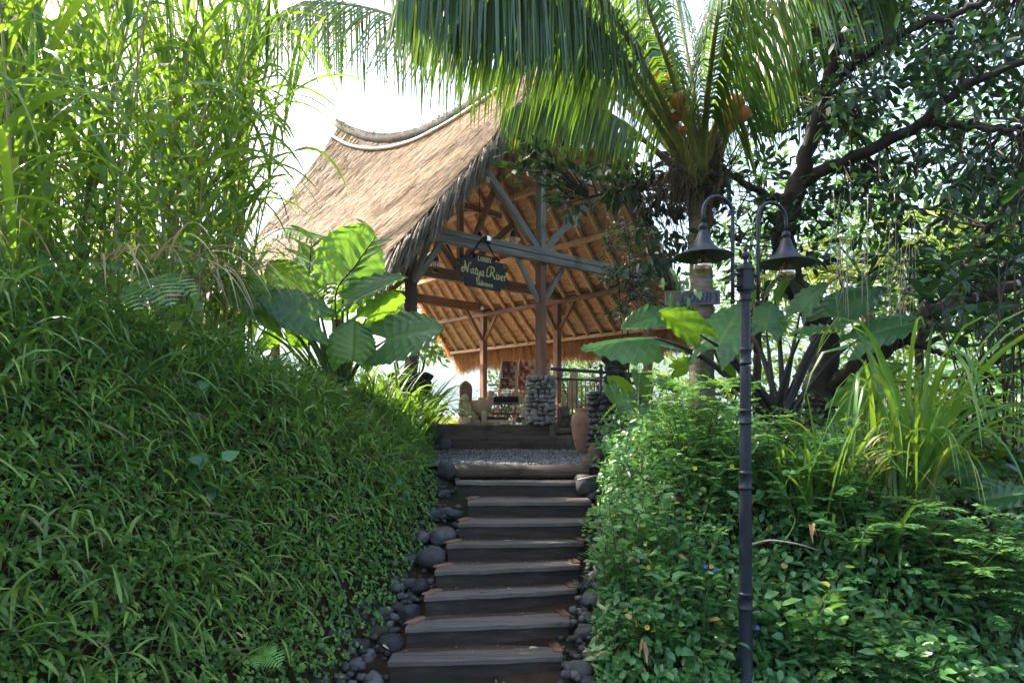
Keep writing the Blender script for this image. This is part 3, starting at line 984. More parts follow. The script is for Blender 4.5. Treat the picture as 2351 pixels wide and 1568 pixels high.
# roof thatch bodies (top, underside and edges of each slope)
nu, nt_ = 16, 26
ts = np.linspace(T0, T1, nt_)
for sg in (-1, 1):
    sig = np.linspace(0, 1, nu)
    SG, TS = np.meshgrid(sig, ts, indexing='ij')
    flare = 1 + 0 * TS
    top = Wn(sg * SG * SE, TS, roofz(SG, TS, .10))
    bot = Wn(sg * SG * SE * .97, TS, roofz(SG, TS, -.17))
    mb = MB()
    g = grid_faces(nu, nt_)
    mb.add(top.reshape(-1, 3), [g])
    mb.build('roof', M['thatch_base'], pav)
    # lining: corrugated underside of tied bundles
    nr = 34
    sig2 = np.repeat(np.linspace(.01, .985, nr), 3)[1:-1]
    lift = np.tile([-.160, -.215, -.160], nr)[1:-1]
    SG2, TS2 = np.meshgrid(sig2, ts, indexing='ij')
    wob = .012 * np.sin(TS2 * 9 + SG2 * 60) + rng.normal(0, .006, TS2.shape)
    LF = np.broadcast_to(lift[:, None], TS2.shape)
    SGs = SG2 + np.broadcast_to(np.tile([-.004, 0, .006], nr)[1:-1][:, None], TS2.shape)
    mb = MB()
    mb.add(Wn(sg * SGs * SE, TS2, roofz(SGs, TS2) + LF + wob).reshape(-1, 3), [grid_faces(len(sig2), nt_)[:, ::-1]])
    mb.build('thatch_lining', M['lining'], pav)
    # edges
    mb = MB()
    for tk in (0, -1):
        mb.add(np.concatenate([top[:, tk], bot[:, tk]]), [np.array([[i, i + 1, nu + i + 1, nu + i] for i in range(nu - 1)])])
    mb.add(np.concatenate([top[-1], bot[-1]]), [np.array([[i, i + 1, nt_ + i + 1, nt_ + i] for i in range(nt_ - 1)])])
    mb.build('thatch_edge', M['thatch_base'], pav)


def slope_dir(sg, t, sig):
    d = Wn(sg * (sig + .02) * SE, t, roofz(sig + .02, t)) - Wn(sg * sig * SE, t, roofz(sig, t))
    return nrm(d)


# loose straw over the slopes
for sg, cnt in ((-1, 44000), (1, 3500)):
    mb = MB()
    t = rng.uniform(T0, T1, cnt)
    sig = rng.uniform(0.0, .97, cnt)
    P = Wn(sg * sig * SE, t, roofz(sig, t, .09))
    d = slope_dir(sg, t, sig)
    nn = nrm(np.cross(d, np.array([av[0], av[1], 0]))) * 1.0
    nn = nn * np.sign(nn[:, 2:3])
    d = d + nn * rng.uniform(.02, .13, (cnt, 1)) + np.array([av[0], av[1], 0]) * rng.normal(0, .10, (cnt, 1))
    patch = .5 + .25 * np.sin(t * 2.1 + sig * 5) * np.sin(sig * 9 - t)
    strips(mb, P, d, rng.uniform(.25, .6, cnt), rng.uniform(.007, .016, cnt), rng.uniform(0, .12, cnt), 2, v=np.clip(rng.normal(.5, .30, cnt) * .8 + patch * .2, 0, 1),
           side=np.array([av[0], av[1], 0]) + rng.normal(0, .25, (cnt, 3)), shape='straw')
    o = mb.build('thatch_straw', M['straw'], pav)
    o['kind'] = 'stuff'
# grey hanging edge along the near verge and the front eave
mb = MB()
for sg, cnt in ((-1, 5200), (1, 2600)):
    sig = rng.uniform(0.02, 1, cnt)
    t = T0 + rng.uniform(-.10, .35, cnt) ** 1.0
    P = Wn(sg * sig * SE, t, roofz(sig, t, .02) + rng.uniform(-.15, .10, cnt))
    d = slope_dir(sg, t, sig) * rng.uniform(.5, 1, (cnt, 1)) + np.array([0, 0, -1.0]) * rng.uniform(.2, .9, (cnt, 1)) - np.array([av[0], av[1], 0]) * rng.uniform(0, .22, (cnt, 1))
    strips(mb, P, d, rng.uniform(.3, .62, cnt), rng.uniform(.009, .02, cnt), rng.uniform(.2, .8, cnt), 3, shape='straw')
cnt = 6000
t = rng.uniform(T0, T1, cnt)
sig = rng.uniform(.93, 1.0, cnt)
P = Wn(-sig * SE, t, roofz(sig, t, .04) + rng.uniform(-.2, .06, cnt))
d = slope_dir(-1, t, sig) + np.array([0, 0, -1.0]) * rng.uniform(0, .6, (cnt, 1))
strips(mb, P, d, rng.uniform(.25, .55, cnt), rng.uniform(.010, .02, cnt), rng.uniform(.2, .7, cnt), 3, shape='straw')
o = mb.build('verge_fringe', M['straw_grey'], pav)
o['kind'] = 'stuff'
# golden fringe under the back eave and the far verge
mb = MB()
cnt = 15000
t = rng.uniform(T0, T1, cnt)
k = rng.uniform(0, 1, cnt)
P = Wn(SE * (.985 + .05 * k), t, roofz(.985, t, -.17) + .18 * k)
d = np.array([gv[0], gv[1], 0]) * rng.uniform(.1, .75, (cnt, 1)) + np.array([0, 0, -1.0]) + np.array([av[0], av[1], 0]) * rng.normal(0, .16, (cnt, 1))
clump = .5 + .5 * np.sin(t * 6.3) * np.sin(t * 2.7 + 1)
strips(mb, P, d, rng.uniform(.40, .72, cnt) + .22 * clump * rng.uniform(.5, 1, cnt), rng.uniform(.008, .016, cnt), rng.uniform(.1, .5, cnt), 3, shape='straw')
cnt = 3600
sig = rng.uniform(.1, 1, cnt)
t = T1 + rng.uniform(-.1, .12, cnt)
for sg in (-1, 1):
    P = Wn(sg * sig * SE, t, roofz(sig, t, -.02) + rng.uniform(-.15, .1, cnt))
    d = slope_dir(sg, t, sig) * .5 + np.array([0, 0, -1.0]) + np.array([av[0], av[1], 0]) * rng.uniform(0, .5, (cnt, 1))
    strips(mb, P, d, rng.uniform(.2, .5, cnt), rng.uniform(.008, .015, cnt), .3, 3, shape='straw')
o = mb.build('eave_fringe', M['straw_warm'], pav)
o['kind'] = 'stuff'
# ridge cap with bamboo poles tied on both sides
tr = np.linspace(T0 - .05, T1 + .1, 40)
mb = MB()
cp = Wn(0, tr, zr(tr) + .10 + .03)
cp[:, 2] += rng.normal(0, .012, 40)
tube(mb, cp, .125 + rng.normal(0, .008, 40), 10)
rc = mb.build('ridge_cap', M['ridge'], pav)
mb = MB()
cnt = 2600
ti = rng.uniform(T0, T1 + .1, cnt)
Pc = Wn(rng.uniform(-.12, .12, cnt), ti, zr(ti) + .18 + .03)
strips(mb, Pc, rand_dirs(cnt, -.1, .8), rng.uniform(.06, .15, cnt), .014, 1.0, 2, v=rng.uniform(0, .8, cnt), shape='straw')
mb.build('ridge_straw', M['straw_grey'], rc)
for sg in (-1, 1):
    tb = np.linspace(T0, T1 + .12, 34)
    mb = MB()
    pole = Wn(sg * .30, tb, roofz(.30 / SE, tb, .20) + .08 * sstep(6.4, 7.6, tb))
    tube(mb, pole, .045 + .006 * (np.arange(34) % 5 == 0), 8)
    mb.build('ridge_pole', M['bamboo_grey'], rc)

# rafters of wrapped bamboo
for sg in (-1, 1):
    for tk in np.arange(T0 + .25, T1, .43):
        sgm = np.linspace(.02, .975, 26)
        tk2 = tk + rng.normal(0, .015)
        mb = MB()
        tube(mb, Wn(sg * sgm * SE, tk2, roofz(sgm, tk2, -.255)), .052 + .005 * (np.arange(26) % 2), 8)
        mb.build('rafter', M['bamboo'], pav)

ZB = 3.17
SL, SR = -2.9, 3.0
# posts: (s, t, base, top, material)
POSTS = [(0, 0, .85, float(zr(0)) - .35, 'wood_grey'), (SL, .15, .7, ZB, 'wood_dark'), (SR, -.35, .0, ZB, 'wood_red'), (SR, 2.3, .0, ZB, 'wood_red'), (SR - .02, 5.0, .3, ZB, 'wood_red'),
         (SL, 2.5, .0, ZB, 'wood_red'), (SL, 5.1, .0, ZB, 'wood_red'), (0, 2.4, ZB, float(zr(2.4)) - .4, 'wood'), (0, 5.05, ZB, float(zr(5.05)) - .4, 'wood')]
for s, t, z0, z1, mt in POSTS:
    w = .15 if z0 < 1 else .12
    if (s, t) == (0, 0):
        beam('post', W(s, t, z0), W(s, t, ZB - .10), .155, .155, M['wood_red'], label='grey brown front post standing on a cobble pier')
        beam('post', W(s, t, ZB + .10), W(s, t, z1), .14, .14, M['wood_grey'], label='grey post above the tie beam')
    else:
        beam('post', W(s, t, z0), W(s, t, z1 - .09 if z1 == ZB else z1), w, w, M[mt])
    if z1 == ZB or (s, t) == (0, 0):            # knee braces
        for ds, dt in ((.62, 0), (-.62, 0), (0, .62), (0, -.62)):
            if (s + ds < SL - .1) or (s + ds > SR + .1) or (t + dt < -.2 and s == 0) or t + dt < -.7 or t + dt > 5.3:
                continue
            if s == 0 and dt:
                continue
            beam('brace', W(s + ds * .10, t + dt * .10, ZB - .85), W(s + ds, t + dt, ZB - .10), .07, .10, M['wood_grey'] if t < 1 and s < 1 else M['wood'])
# tie beams (each built of two stacked timbers) and wall plates
for (s0, t0, s1, t1, mt) in ((SL - .12, .17, SR + .12, -.36, 'wood_grey'), (SL - .08, 2.5, SR + .06, 2.3, 'wood'), (SL - .08, 5.1, SR + .06, 5.0, 'wood')):
    beam('tie_beam', W(s0, t0, ZB - .045), W(s1, t1, ZB - .045), .13, .12, M[mt])
    beam('tie_beam', W(s0, t0, ZB + .07), W(s1, t1, ZB + .07), .15, .10, M[mt])
for s, t0, t1 in ((SL, -.2, 5.4), (SR, -.7, 5.35)):
    beam('wall_plate', W(s, t0, ZB - .03 - .10), W(s, t1, ZB - .03 - .10), .12, .13, M['wood'])
    beam('wall_plate', W(s, t0, ZB + .03), W(s, t1, ZB + .03), .15, .12, M['wood'])
beam('ridge_beam', W(0, T0 + .1, zr(0) - .62), W(0, 3.3, zr(3.3) - .46), .10, .16, M['wood'])
beam('ridge_beam', W(0, 3.3, zr(3.3) - .46), W(0, T1 - .1, zr(7.4) - .62), .10, .16, M['wood'])
for sg in (-1, 1):                              # purlins of bamboo and timber
    for sgm in (.27, .50, .74):
        beam('purlin', W(sg * sgm * SE, T0 + .15, roofz(sgm, 1.5) - .37), W(sg * sgm * SE, T1 - .15, roofz(sgm, 4.0) - .37), .09, .10, M['bamboo'] if sgm < .7 else M['wood'])
    beam('eave_plate', W(sg * SE * .965, T0 + .02, roofz(.965, 1.5) - .30), W(sg * SE * .965, T1 - .02, roofz(.965, 4.5) - .30), .05, .09, M['bamboo'])
# struts from the king posts
for (p, q, mt) in ((W(0, .08, ZB + .15), W(0, 2.0, 5.75), 'wood_grey'), (W(.08, 0, ZB + .16), W(1.45, -.1, 4.65), 'wood_grey'), (W(-.08, 0, ZB + .16), W(-1.45, .1, 4.65), 'wood_grey'),
                   (W(.05, 2.4, ZB + .15), W(1.5, 2.35, 4.6), 'wood'), (W(-.05, 2.4, ZB + .15), W(-1.5, 2.45, 4.6), 'wood'), (W(0, 2.45, ZB + .15), W(0, 4.2, 5.7), 'wood'), (W(0, 2.35, ZB + .15), W(0, .9, 5.4), 'wood'),
                   (W(.05, 5.05, ZB + .15), W(1.5, 5.0, 4.6), 'wood'), (W(-.05, 5.05, ZB + .15), W(-1.5, 5.1, 4.6), 'wood'), (W(-1.2, .1, 4.75), W(1.2, -.1, 4.75), 'wood'), (W(-1.2, 2.45, 4.75), W(1.2, 2.4, 4.75), 'wood')):
    beam('strut', p, q, .085, .125, M[mt])
beam('bolster', W(-.33, .03, ZB + .155), W(.33, -.03, ZB + .155), .14, .06, M['wood_grey'])


def pier(name, c, w, d, h, parent, cnt, mat='pier_stone', rs=.075, label=None, core='pier_mortar'):
    """cobble pier: mortar core with stones bedded all round"""
    mb_ = MB()
    box(mb_, np.asarray(c) + [0, 0, h / 2], (w * .84, d * .84, h), bev=.03)
    o = mb_.build(name, M[core], parent, smooth=False)
    if label:
        o['label'] = label
    mb2 = MB()
    per = 2 * (w + d)
    rowh = rs * 1.05
    nrow = max(2, int(h / rowh))
    for r in range(nrow):
        z = (r + .5) * h / nrow
        npr = int(per / (rs * 1.75))
        off = rng.uniform()
        for k in range(npr):
            u = ((k + off) / npr * per) % per
            if u < w: x, y = -w / 2 + u, -d / 2
            elif u < w + d: x, y = w / 2, -d / 2 + (u - w)
            elif u < 2 * w + d: x, y = w / 2 - (u - w - d), d / 2
            else: x, y = -w / 2, d / 2 - (u - 2 * w - d)
            f = .90 + rng.normal(0, .03)
            rad = min(1, (abs(x) / w + abs(y) / d))
            rock(mb2, np.asarray(c) + [x * f * (1.06 - .12 * rad), y * f * (1.06 - .12 * rad), z + rng.normal(0, rs * .12)], (rs * rng.uniform(.5, 1.2), rs * rng.uniform(.6, 1.0), rs * rng.uniform(.38, .78)), 2, .16, R=rotz(rng.uniform(0, 6.28)) @ np.array([[1, 0, 0], [0, 1, 0], [.25 * rng.normal(), 0, 1]]), chip=1)
    for k in range(int(w * d / (rs * rs * 1.6))):
        rock(mb2, np.asarray(c) + [rng.uniform(-.45, .45) * w, rng.uniform(-.45, .45) * d, h], (rs, rs * .9, rs * .5), 2, .1)
    mb2.build('stonework', M[mat], o if parent is not None else o)
    return o


pier('stone_pier', W(0, 0, 0.0), .50, .50, .90, pav, 90, label='pale cobble pier under the front post')
pier('stone_pier', W(SL, .15, -.7), .60, .60, 1.5, pav, 90, 'moss_stone', .085, label='dark mossy cobble pier at the left corner')
pier('stone_pier', W(SR - .02, 5.0, 0), .55, .55, .42, pav, 40, label='low cobble pier at the far corner')
pier('stone_pier', W(SR, -.35, -.2), .45, .45, .6, pav, 40, label='cobble pier at the right corner')
# straw tied round the far post
mb = MB()
strips(mb, np.tile(W(SR - .02, 5.0, 1.62), (60, 1)) + rng.normal(0, .05, (60, 3)), rand_dirs(60, -.6, .6), .16, .014, 1.5, 3, shape='straw')
mb.build('straw_tie', M['straw_warm'], pav)
# little security camera under the far corner beam
mb = MB()
c = W(SR - .12, 4.9, ZB - .02)
lathe(mb, [(0, -.10), (.05, -.09), (.055, 0), (.04, .05), (0, .06)], c + [-.02, -.12, .0], 14, ax=(-.3, -.8, -.4))
box(mb, c + [0, -.03, .05], (.05, .12, .03))
tag(mb.build('security_camera', M['white_plastic']), 'small white dome camera under the far corner of the roof frame', 'camera')

# ---------------------------------------------------------------- railings


def railing(name, label, p0, p1, bal, top=1.08, mid=.90, low=.12, finials=True):
    p0, p1 = np.asarray(p0), np.asarray(p1)
    r = thing(name, label, 'railing', (p0 + p1) / 2)
    L = np.linalg.norm(p1 - p0)
    up = np.array([0, 0, 1.0])
    mb = MB(); tube(mb, [p0 + up * top, p1 + up * top], .034, 10); mb.build('handrail', M['rail_iron'], r)
    for zz in (mid, low):
        mb = MB(); tube(mb, [p0 + up * zz, p1 + up * zz], .020, 8); mb.build('rail', M['rail_iron'], r)
    for k in range(bal):
        p = p0 + (p1 - p0) * ((k + .5) / bal)
        mb = MB(); tube(mb, [p + up * low, p + up * mid], .0105, 6); mb.build('baluster', M['rail_iron'], r)
    if finials:
        mb = MB(); tube(mb, [p1, p1 + up * (top + .04)], .036, 10)
        lathe(mb, [(0, .0), (.05, .0), (.05, .02), (.022, .03), (.022, .05), (.045, .08), (.03, .115), (0, .125)], p1 + up * (top + .04), 12)
        mb.build('newel', M['rail_iron'], r)
    return r


railing('railing', 'black iron railing right of the cobble pier, running to a ball topped newel', W(.28, 0, 0), W(1.62, -.16, 0), 11)
railing('railing', 'black iron railing beyond the newel, half hidden by leaves', W(1.66, -.16, 0), W(2.85, -.33, 0), 9, finials=False)
railing('railing', 'black railing along the back side between the far post and the cloth racks', W(SR, 4.8, 0), W(SR, 2.45, 0), 17, finials=False)
railing('railing', 'black railing along the back side behind the carved bench', W(SR, 2.15, 0), W(SR, -.15, 0), 16, finials=False)

# ---------------------------------------------------------------- hanging lanterns


def lantern(px, py, Y, label, ztop):
    c = D(px, py, Y)                            # centre of the shade
    r = thing('hanging_lantern', label, 'lantern', c - [0, 0, .13], 'oil style lanterns hanging under the pavilion roof')
    mb = MB(); lathe(mb, [(.03, .05), (.07, .035), (.17, -.005), (.172, -.012), (.07, .02), (.03, .03)], c, 20); mb.build('lamp_shade', M['enamel'], r)
    mb = MB(); lathe(mb, [(0, .17), (.03, .17), (.05, .15), (.045, .12), (.062, .11), (.062, .05), (.03, .045), (0, .045)], c, 16); mb.build('chimney_cap', M['rail_iron'], r)
    mb = MB(); lathe(mb, [(.055, .02), (.062, -.03), (.055, -.10)], c, 16); mb.build('glass_chimney', M['clear'], r)
    mb = MB(); lathe(mb, [(0, -.10), (.06, -.10), (.066, -.12), (.06, -.16), (0, -.165)], c, 16)
    for a_ in range(4):
        q = c + np.array([.068 * math.cos(a_ * 1.571 + .4), .068 * math.sin(a_ * 1.571 + .4), 0])
        tube(mb, [q + [0, 0, .04], q + [0, 0, -.12]], .005, 5)
    mb.build('lamp_body', M['rail_iron'], r)
    mb = MB()
    tube(mb, smooth_path([c + [-.055, 0, .10], c + [-.075, 0, .22], c + [0, 0, .36], c + [.075, 0, .22], c + [.055, 0, .10]], 16), .004, 5)
    tube(mb, [c + [0, 0, .36], [c[0], c[1], ztop]], .007, 5)
    mb.build('hanger', M['rope'], r)


lantern(1178, 549, 13.9, 'white shaded lantern hanging just above the grey tie beam, left of the front post', CZ + 5.6)
lantern(1101, 553, 13.6, 'lantern half hidden by the tie beam right above the black sign', CZ + 5.5)
lantern(1000, 606, 13.2, 'lantern hanging left of the black sign, close to the thatch edge', CZ + 4.9)
lantern(951, 598, 12.9, 'lantern behind the left corner post under the thatch edge', CZ + 4.4)

# ---------------------------------------------------------------- hanging sign
SC, SCZ = -1.50, 2.67
sx = np.array([gv[0], gv[1], 0]); sy = np.array([0, 0, 1.0]); sn = np.array([gv[1], -gv[0], 0])
scn = W(SC, .11 - .13, SCZ)


def S(x, z, off=0.0):
    return scn + sx * x + sy * z + sn * off


sign = thing('hanging_sign', 'black planked sign with yellow lettering hanging from the grey tie beam', 'sign', S(0, -.31))
RX = np.stack([sx, -sn, sy], 1)
u_ = .00207
mb = MB()
for k, (x0, x1) in enumerate([(-115, 140), (-235, 240), (-280, 282), (-240, 262), (-306, 280), (-245, 300), (-197, 250), (-195, 205)]):
    z1 = .295 - k * .0735
    box(mb, S((x0 + x1) / 2 * u_, z1 - .0365, 0), ((x1 - x0) * u_, .030 + .004 * (k % 2), .0715), RX, rng.uniform(), .003)
mb.build('board', M['sign_black'], sign, smooth=False)


def ribbon(mb, pts, w, to3, pen=None, z=.0):
    """flat painted stroke; pen = angle of a broad nib (None = even width)"""
    P = np.asarray(pts, float)
    Tn = np.gradient(P, axis=0)
    Tn = Tn / np.maximum(np.linalg.norm(Tn, axis=1, keepdims=True), 1e-9)
    Nn = np.stack([-Tn[:, 1], Tn[:, 0]], -1)
    if pen is None:
        hw = np.full(len(P), w / 2)
    else:
        a_ = np.arctan2(Tn[:, 1], Tn[:, 0])
        hw = w / 2 * (.38 + .62 * np.abs(np.sin(a_ - pen)))
    V = []
    for k in range(len(P)):
        V.append(to3(*(P[k] + Nn[k] * hw[k]))); V.append(to3(*(P[k] - Nn[k] * hw[k])))
    mb.add(np.array(V), [np.array([[2 * i, 2 * i + 1, 2 * i + 3, 2 * i + 2] for i in range(len(P) - 1)])])


def arc(cx, cy, rx, ry, a0, a1, n=18):
    t = np.radians(np.linspace(a0, a1, n))
    return np.stack([cx + rx * np.cos(t), cy + ry * np.sin(t)], -1)


def serif_text(mb, txt, x, y, h, to3, bold=.22, gap=.12, slant=0.0):
    """upright roman letters from broad stems, hairlines and serifs (unit height 1, cap width about .7)"""
    G = {
        'L': (.66, [([(.16, 0), (.16, 1)], 1), ([(.0, .97), (.34, .97)], 0), ([(.0, .03), (.62, .03)], 0), ([(.60, 0), (.60, .30)], 0)]),
        'O': (.80, [(arc(.40, .5, .29, .44, 60, 300), 2), (arc(.40, .5, .29, .44, -60, 60), 2)]),
        'B': (.72, [([(.16, 0), (.16, 1)], 1), (np.vstack([[(0, .97)], [(.3, .97)], arc(.34, .76, .22, .21, 90, -90), [(.16, .53)]]), 2), (np.vstack([[(.16, .53)], [(.32, .53)], arc(.36, .28, .25, .25, 90, -90), [(0, .03)]]), 2)]),
        'Y': (.78, [([(.39, 0), (.39, .46)], 1), ([(.39, .44), (.12, .97)], 1), ([(.39, .44), (.66, .97)], 0), ([(0, .97), (.28, .97)], 0), ([(.54, .97), (.78, .97)], 0), ([(.24, .03), (.54, .03)], 0)]),
        'S': (.58, [(np.vstack([arc(.28, .72, .19, .22, 20, 270, 14), arc(.28, .27, .21, .23, 90, -160, 14)]), 2)]),
        'i': (.34, [([(.17, 0), (.17, .62)], 1), ([(.03, .60), (.20, .60)], 0), ([(.02, .03), (.32, .03)], 0), ([(.17, .80), (.17, .96)], 1)]),
        'd': (.58, [(arc(.26, .31, .19, .29, 60, 300), 2), ([(.46, 0), (.46, 1)], 1), ([(.34, .97), (.48, .97)], 0), ([(.46, .03), (.58, .03)], 0)]),
        'e': (.52, [(np.vstack([[(.10, .33)], [(.42, .33)], arc(.26, .31, .18, .28, 10, 320, 18)]), 2)]),
        'm': (.92, [([(.13, 0), (.13, .6)], 1), (np.vstack([[(.13, .42)], arc(.29, .42, .15, .18, 150, 0, 8), [(.44, 0)]]), 2), (np.vstack([[(.46, .42)], arc(.60, .42, .15, .18, 150, 0, 8), [(.75, 0)]]), 2), ([(0, .03), (.27, .03)], 0), ([(.33, .03), (.56, .03)], 0), ([(.64, .03), (.90, .03)], 0)]),
        'n': (.62, [([(.13, 0), (.13, .6)], 1), (np.vstack([[(.13, .42)], arc(.30, .42, .16, .18, 150, 0, 8), [(.46, 0)]]), 2), ([(0, .03), (.27, .03)], 0), ([(.35, .03), (.60, .03)], 0)]),
    }
    for ch in txt:
        w_, st_ = G[ch]
        for pts_, kind_ in st_:
            P = np.asarray(pts_, float)
            P = np.stack([x + (P[:, 0] + slant * P[:, 1]) * h, y + P[:, 1] * h], -1)
            ribbon(mb, P, h * (bold if kind_ else bold * .38), to3, 0.0 if kind_ == 2 else None)
        x += (w_ + gap) * h
    return x


def text_width(txt, gap=.12):
    return sum({'L': .66, 'O': .8, 'B': .72, 'Y': .78, 'S': .58, 'i': .34, 'd': .58, 'e': .52, 'm': .92, 'n': .62}[c] + gap for c in txt) - gap


f3 = lambda x, z: S(x, z, .0215)
mb = MB()
hh = .082
serif_text(mb, 'LOBBY', .035 - text_width('LOBBY', .08) * hh / 2, .175, hh, f3, .25, .08)
hh = .088
serif_text(mb, 'Sidemen', .035 - text_width('Sidemen', .05) * hh / 2, -.245, hh, f3, .24, .05)


def script(cps, x, y, k, w=.030):
    for cp in cps:
        P = smooth_path(np.c_[np.array(cp, float), np.zeros(len(cp))], 8 * len(cp))[:, :2]
        ribbon(mb, P * k + [x, y], w, f3, math.radians(40))


k = .0018                                       # letters drawn on a 100-unit cap height
script([[(-8, 22), (-14, 34), (-2, 44), (14, 32), (24, 60), (30, 92), (28, 104)], [(-8, 22), (-4, 4), (18, 8), (34, 44), (26, 108)], [(30, 98), (42, 60), (58, 10), (66, 2)], [(64, 4), (70, 50), (80, 88), (96, 98), (104, 88)]], -.470, -.065, k)
script([[(34, 40), (18, 46), (2, 28), (4, 6), (16, 2), (34, 40)], [(36, 44), (30, 14), (36, 2), (48, 8)]], -.285, -.065, k, .026)
script([[(20, 70), (10, 30), (8, 6), (18, 0), (30, 10)], [(-2, 46), (34, 52)]], -.195, -.070, k, .026)
script([[(0, 40), (10, 46), (10, 10), (20, 0), (38, 30)], [(42, 46), (36, 0), (22, -40), (2, -48), (-4, -30), (20, -14), (44, 6)]], -.150, -.075, k, .026)
script([[(34, 40), (18, 46), (2, 28), (4, 6), (16, 2), (34, 40)], [(36, 44), (30, 14), (36, 2), (50, 8)]], -.055, -.075, k, .026)
script([[(-26, 40), (-30, 14), (-6, 10), (20, 40), (32, 92)], [(32, 94), (24, 40), (12, 4)], [(-26, 44), (-18, 84), (16, 108), (58, 102), (70, 78), (52, 54), (26, 50)], [(36, 50), (58, 20), (78, -2), (92, 4)]], .135, -.080, k)
script([[(0, 36), (8, 44), (8, 8), (16, 0), (26, 10)], [(10, 60), (13, 66)]], .305, -.085, k, .026)
script([[(0, 38), (8, 46), (14, 2), (34, 44)]], .345, -.085, k, .026)
script([[(4, 22), (28, 28), (24, 46), (6, 34), (6, 6), (20, 0), (36, 12)]], .415, -.087, k, .026)
script([[(0, 40), (10, 46), (8, 0)], [(8, 24), (22, 46), (34, 40)]], .490, -.090, k, .026)
o = mb.build('lettering', M['gold'], sign, smooth=False)
o['label'] = 'yellow words LOBBY Natya River Sidemen'
for x0 in (-.26, .30):
    mb = MB()
    tube(mb, smooth_path([S(x0, .27), S(x0 * .75, .36, .02), S(x0 * .30, .52, .03), S(0, .60, .10)], 12), .016, 6)
    tube(mb, smooth_path([S(x0 - .06, .22, .03), S(x0, .30, .03), S(x0 + .07, .24, .03)], 8), .02, 6)
    mb.build('rope', M['rope'], sign)
# floodlight clipped to the tie beam
c = W(-1.42, -.02, ZB + .06)
r = thing('floodlight', 'small black floodlight clipped on the tie beam above the sign', 'floodlight', c)
mb = MB(); box(mb, c + sn * .05 + [0, 0, .02], (.14, .05, .13), RX, bev=.012); mb.build('housing', M['rail_iron'], r, smooth=False)
mb = MB(); box(mb, c + sn * .078 + [0, 0, .03], (.10, .006, .08), RX, bev=.002); mb.build('lens', M['clear'], r, smooth=False)
mb = MB(); box(mb, c + sn * .071 + [0, 0, .03], (.10, .006, .08), RX); mb.build('reflector', M['enamel'], r, smooth=False)

# ---------------------------------------------------------------- things on the pavilion floor
# weaving loom
lo = D(1160, 972, 13.75); lo[2] = CZ + .015
r = thing('weaving_loom', 'low wooden weaving loom with black warp yarn beside the cobble pier', 'loom', lo)
for sx_, nm in ((-.34, 'upright'), (.42, 'upright')):
    beam(nm, lo + [sx_ - .07, 0, .05], lo + [sx_ + .06, .12, .66], .055, .14, M['pale_wood'], r)
    beam('foot_beam', lo + [sx_ - .16, -.25, .09], lo + [sx_ + .10, .55, .09], .10, .09, M['wood_dark'], r)
beam('cross_beam', lo + [-.55, .10, .48], lo + [.50, .12, .46], .09, .12, M['pale_wood'], r)
beam('cross_beam', lo + [-.34, .35, .30], lo + [.42, .35, .27], .05, .06, M['pale_wood'], r)
beam('cross_beam', lo + [-.60, -.22, .05], lo + [.44, -.18, .05], .07, .06, M['pale_wood'], r)
beam('cross_beam', lo + [-.30, .1, .22], lo + [.40, .1, .20], .05, .05, M['wood'], r)
beam('cross_beam', lo + [-.30, .3, .14], lo + [.0, .2, .36], .05, .05, M['pale_wood'], r)
beam('cloth_beam', lo + [-.52, -.12, .125], lo + [.06, -.16, .10], .10, .07, M['wood_dark'], r)
mb = MB()
x_ = np.linspace(-.22, .26, 26)
for xx in x_:
    j = rng.normal(0, .015)
    tube(mb, smooth_path([lo + [xx, .16, .40], lo + [xx, .035, .46], lo + [xx, .045, .53], lo + [xx, .10, .552], lo + [xx, .18, .50]], 10), .011, 5)
    tube(mb, smooth_path([lo + [xx, .03, .47], lo + [xx * .95 + j, .03, .30], lo + [xx * .8 + j, -.06, .16], lo + [xx * .6 + .04, -.2, .12]], 8), .003, 4)
mb.build('warp_yarn', M['yarn'], r)


def cloth(mbx, c, wx, wy, drop_f, drop_b, th=.012, wob=.012):
    """cloth folded over a rail running along wx"""
    nu, nv_ = 22, 9
    L = drop_f + drop_b + .10
    u = np.linspace(0, 1, nu)
    w = np.linspace(-.5, .5, nv_)
    dist = u * L - drop_f
    y = np.where(dist < 0, -.05, np.where(dist > .10, .05, -.05 + dist))
    z = np.where(dist < 0, dist, np.where(dist > .10, -(dist - .10), .03 * np.sin(np.clip(dist / .10, 0, 1) * np.pi)))
    wx, wy = np.asarray(wx, float), np.asarray(wy, float)
    V = np.asarray(c) + wx[None, None] * w[None, :, None] + wy[None, None] * (y[:, None] + wob * np.sin(w * 17)[None] * np.abs(z)[:, None] * 4)[..., None] + np.array([0, 0, 1.0]) * z[:, None, None]
    V = V.reshape(-1, 3)
    uv = np.stack(np.broadcast_arrays(u[:, None] + .001, w[None] + .5), -1).reshape(-1, 2)
    mbx.add(V, [grid_faces(nu, nv_)], .5, uv)
    mbx.add(V - wy * th, [grid_faces(nu, nv_)[:, ::-1]], .5, uv)


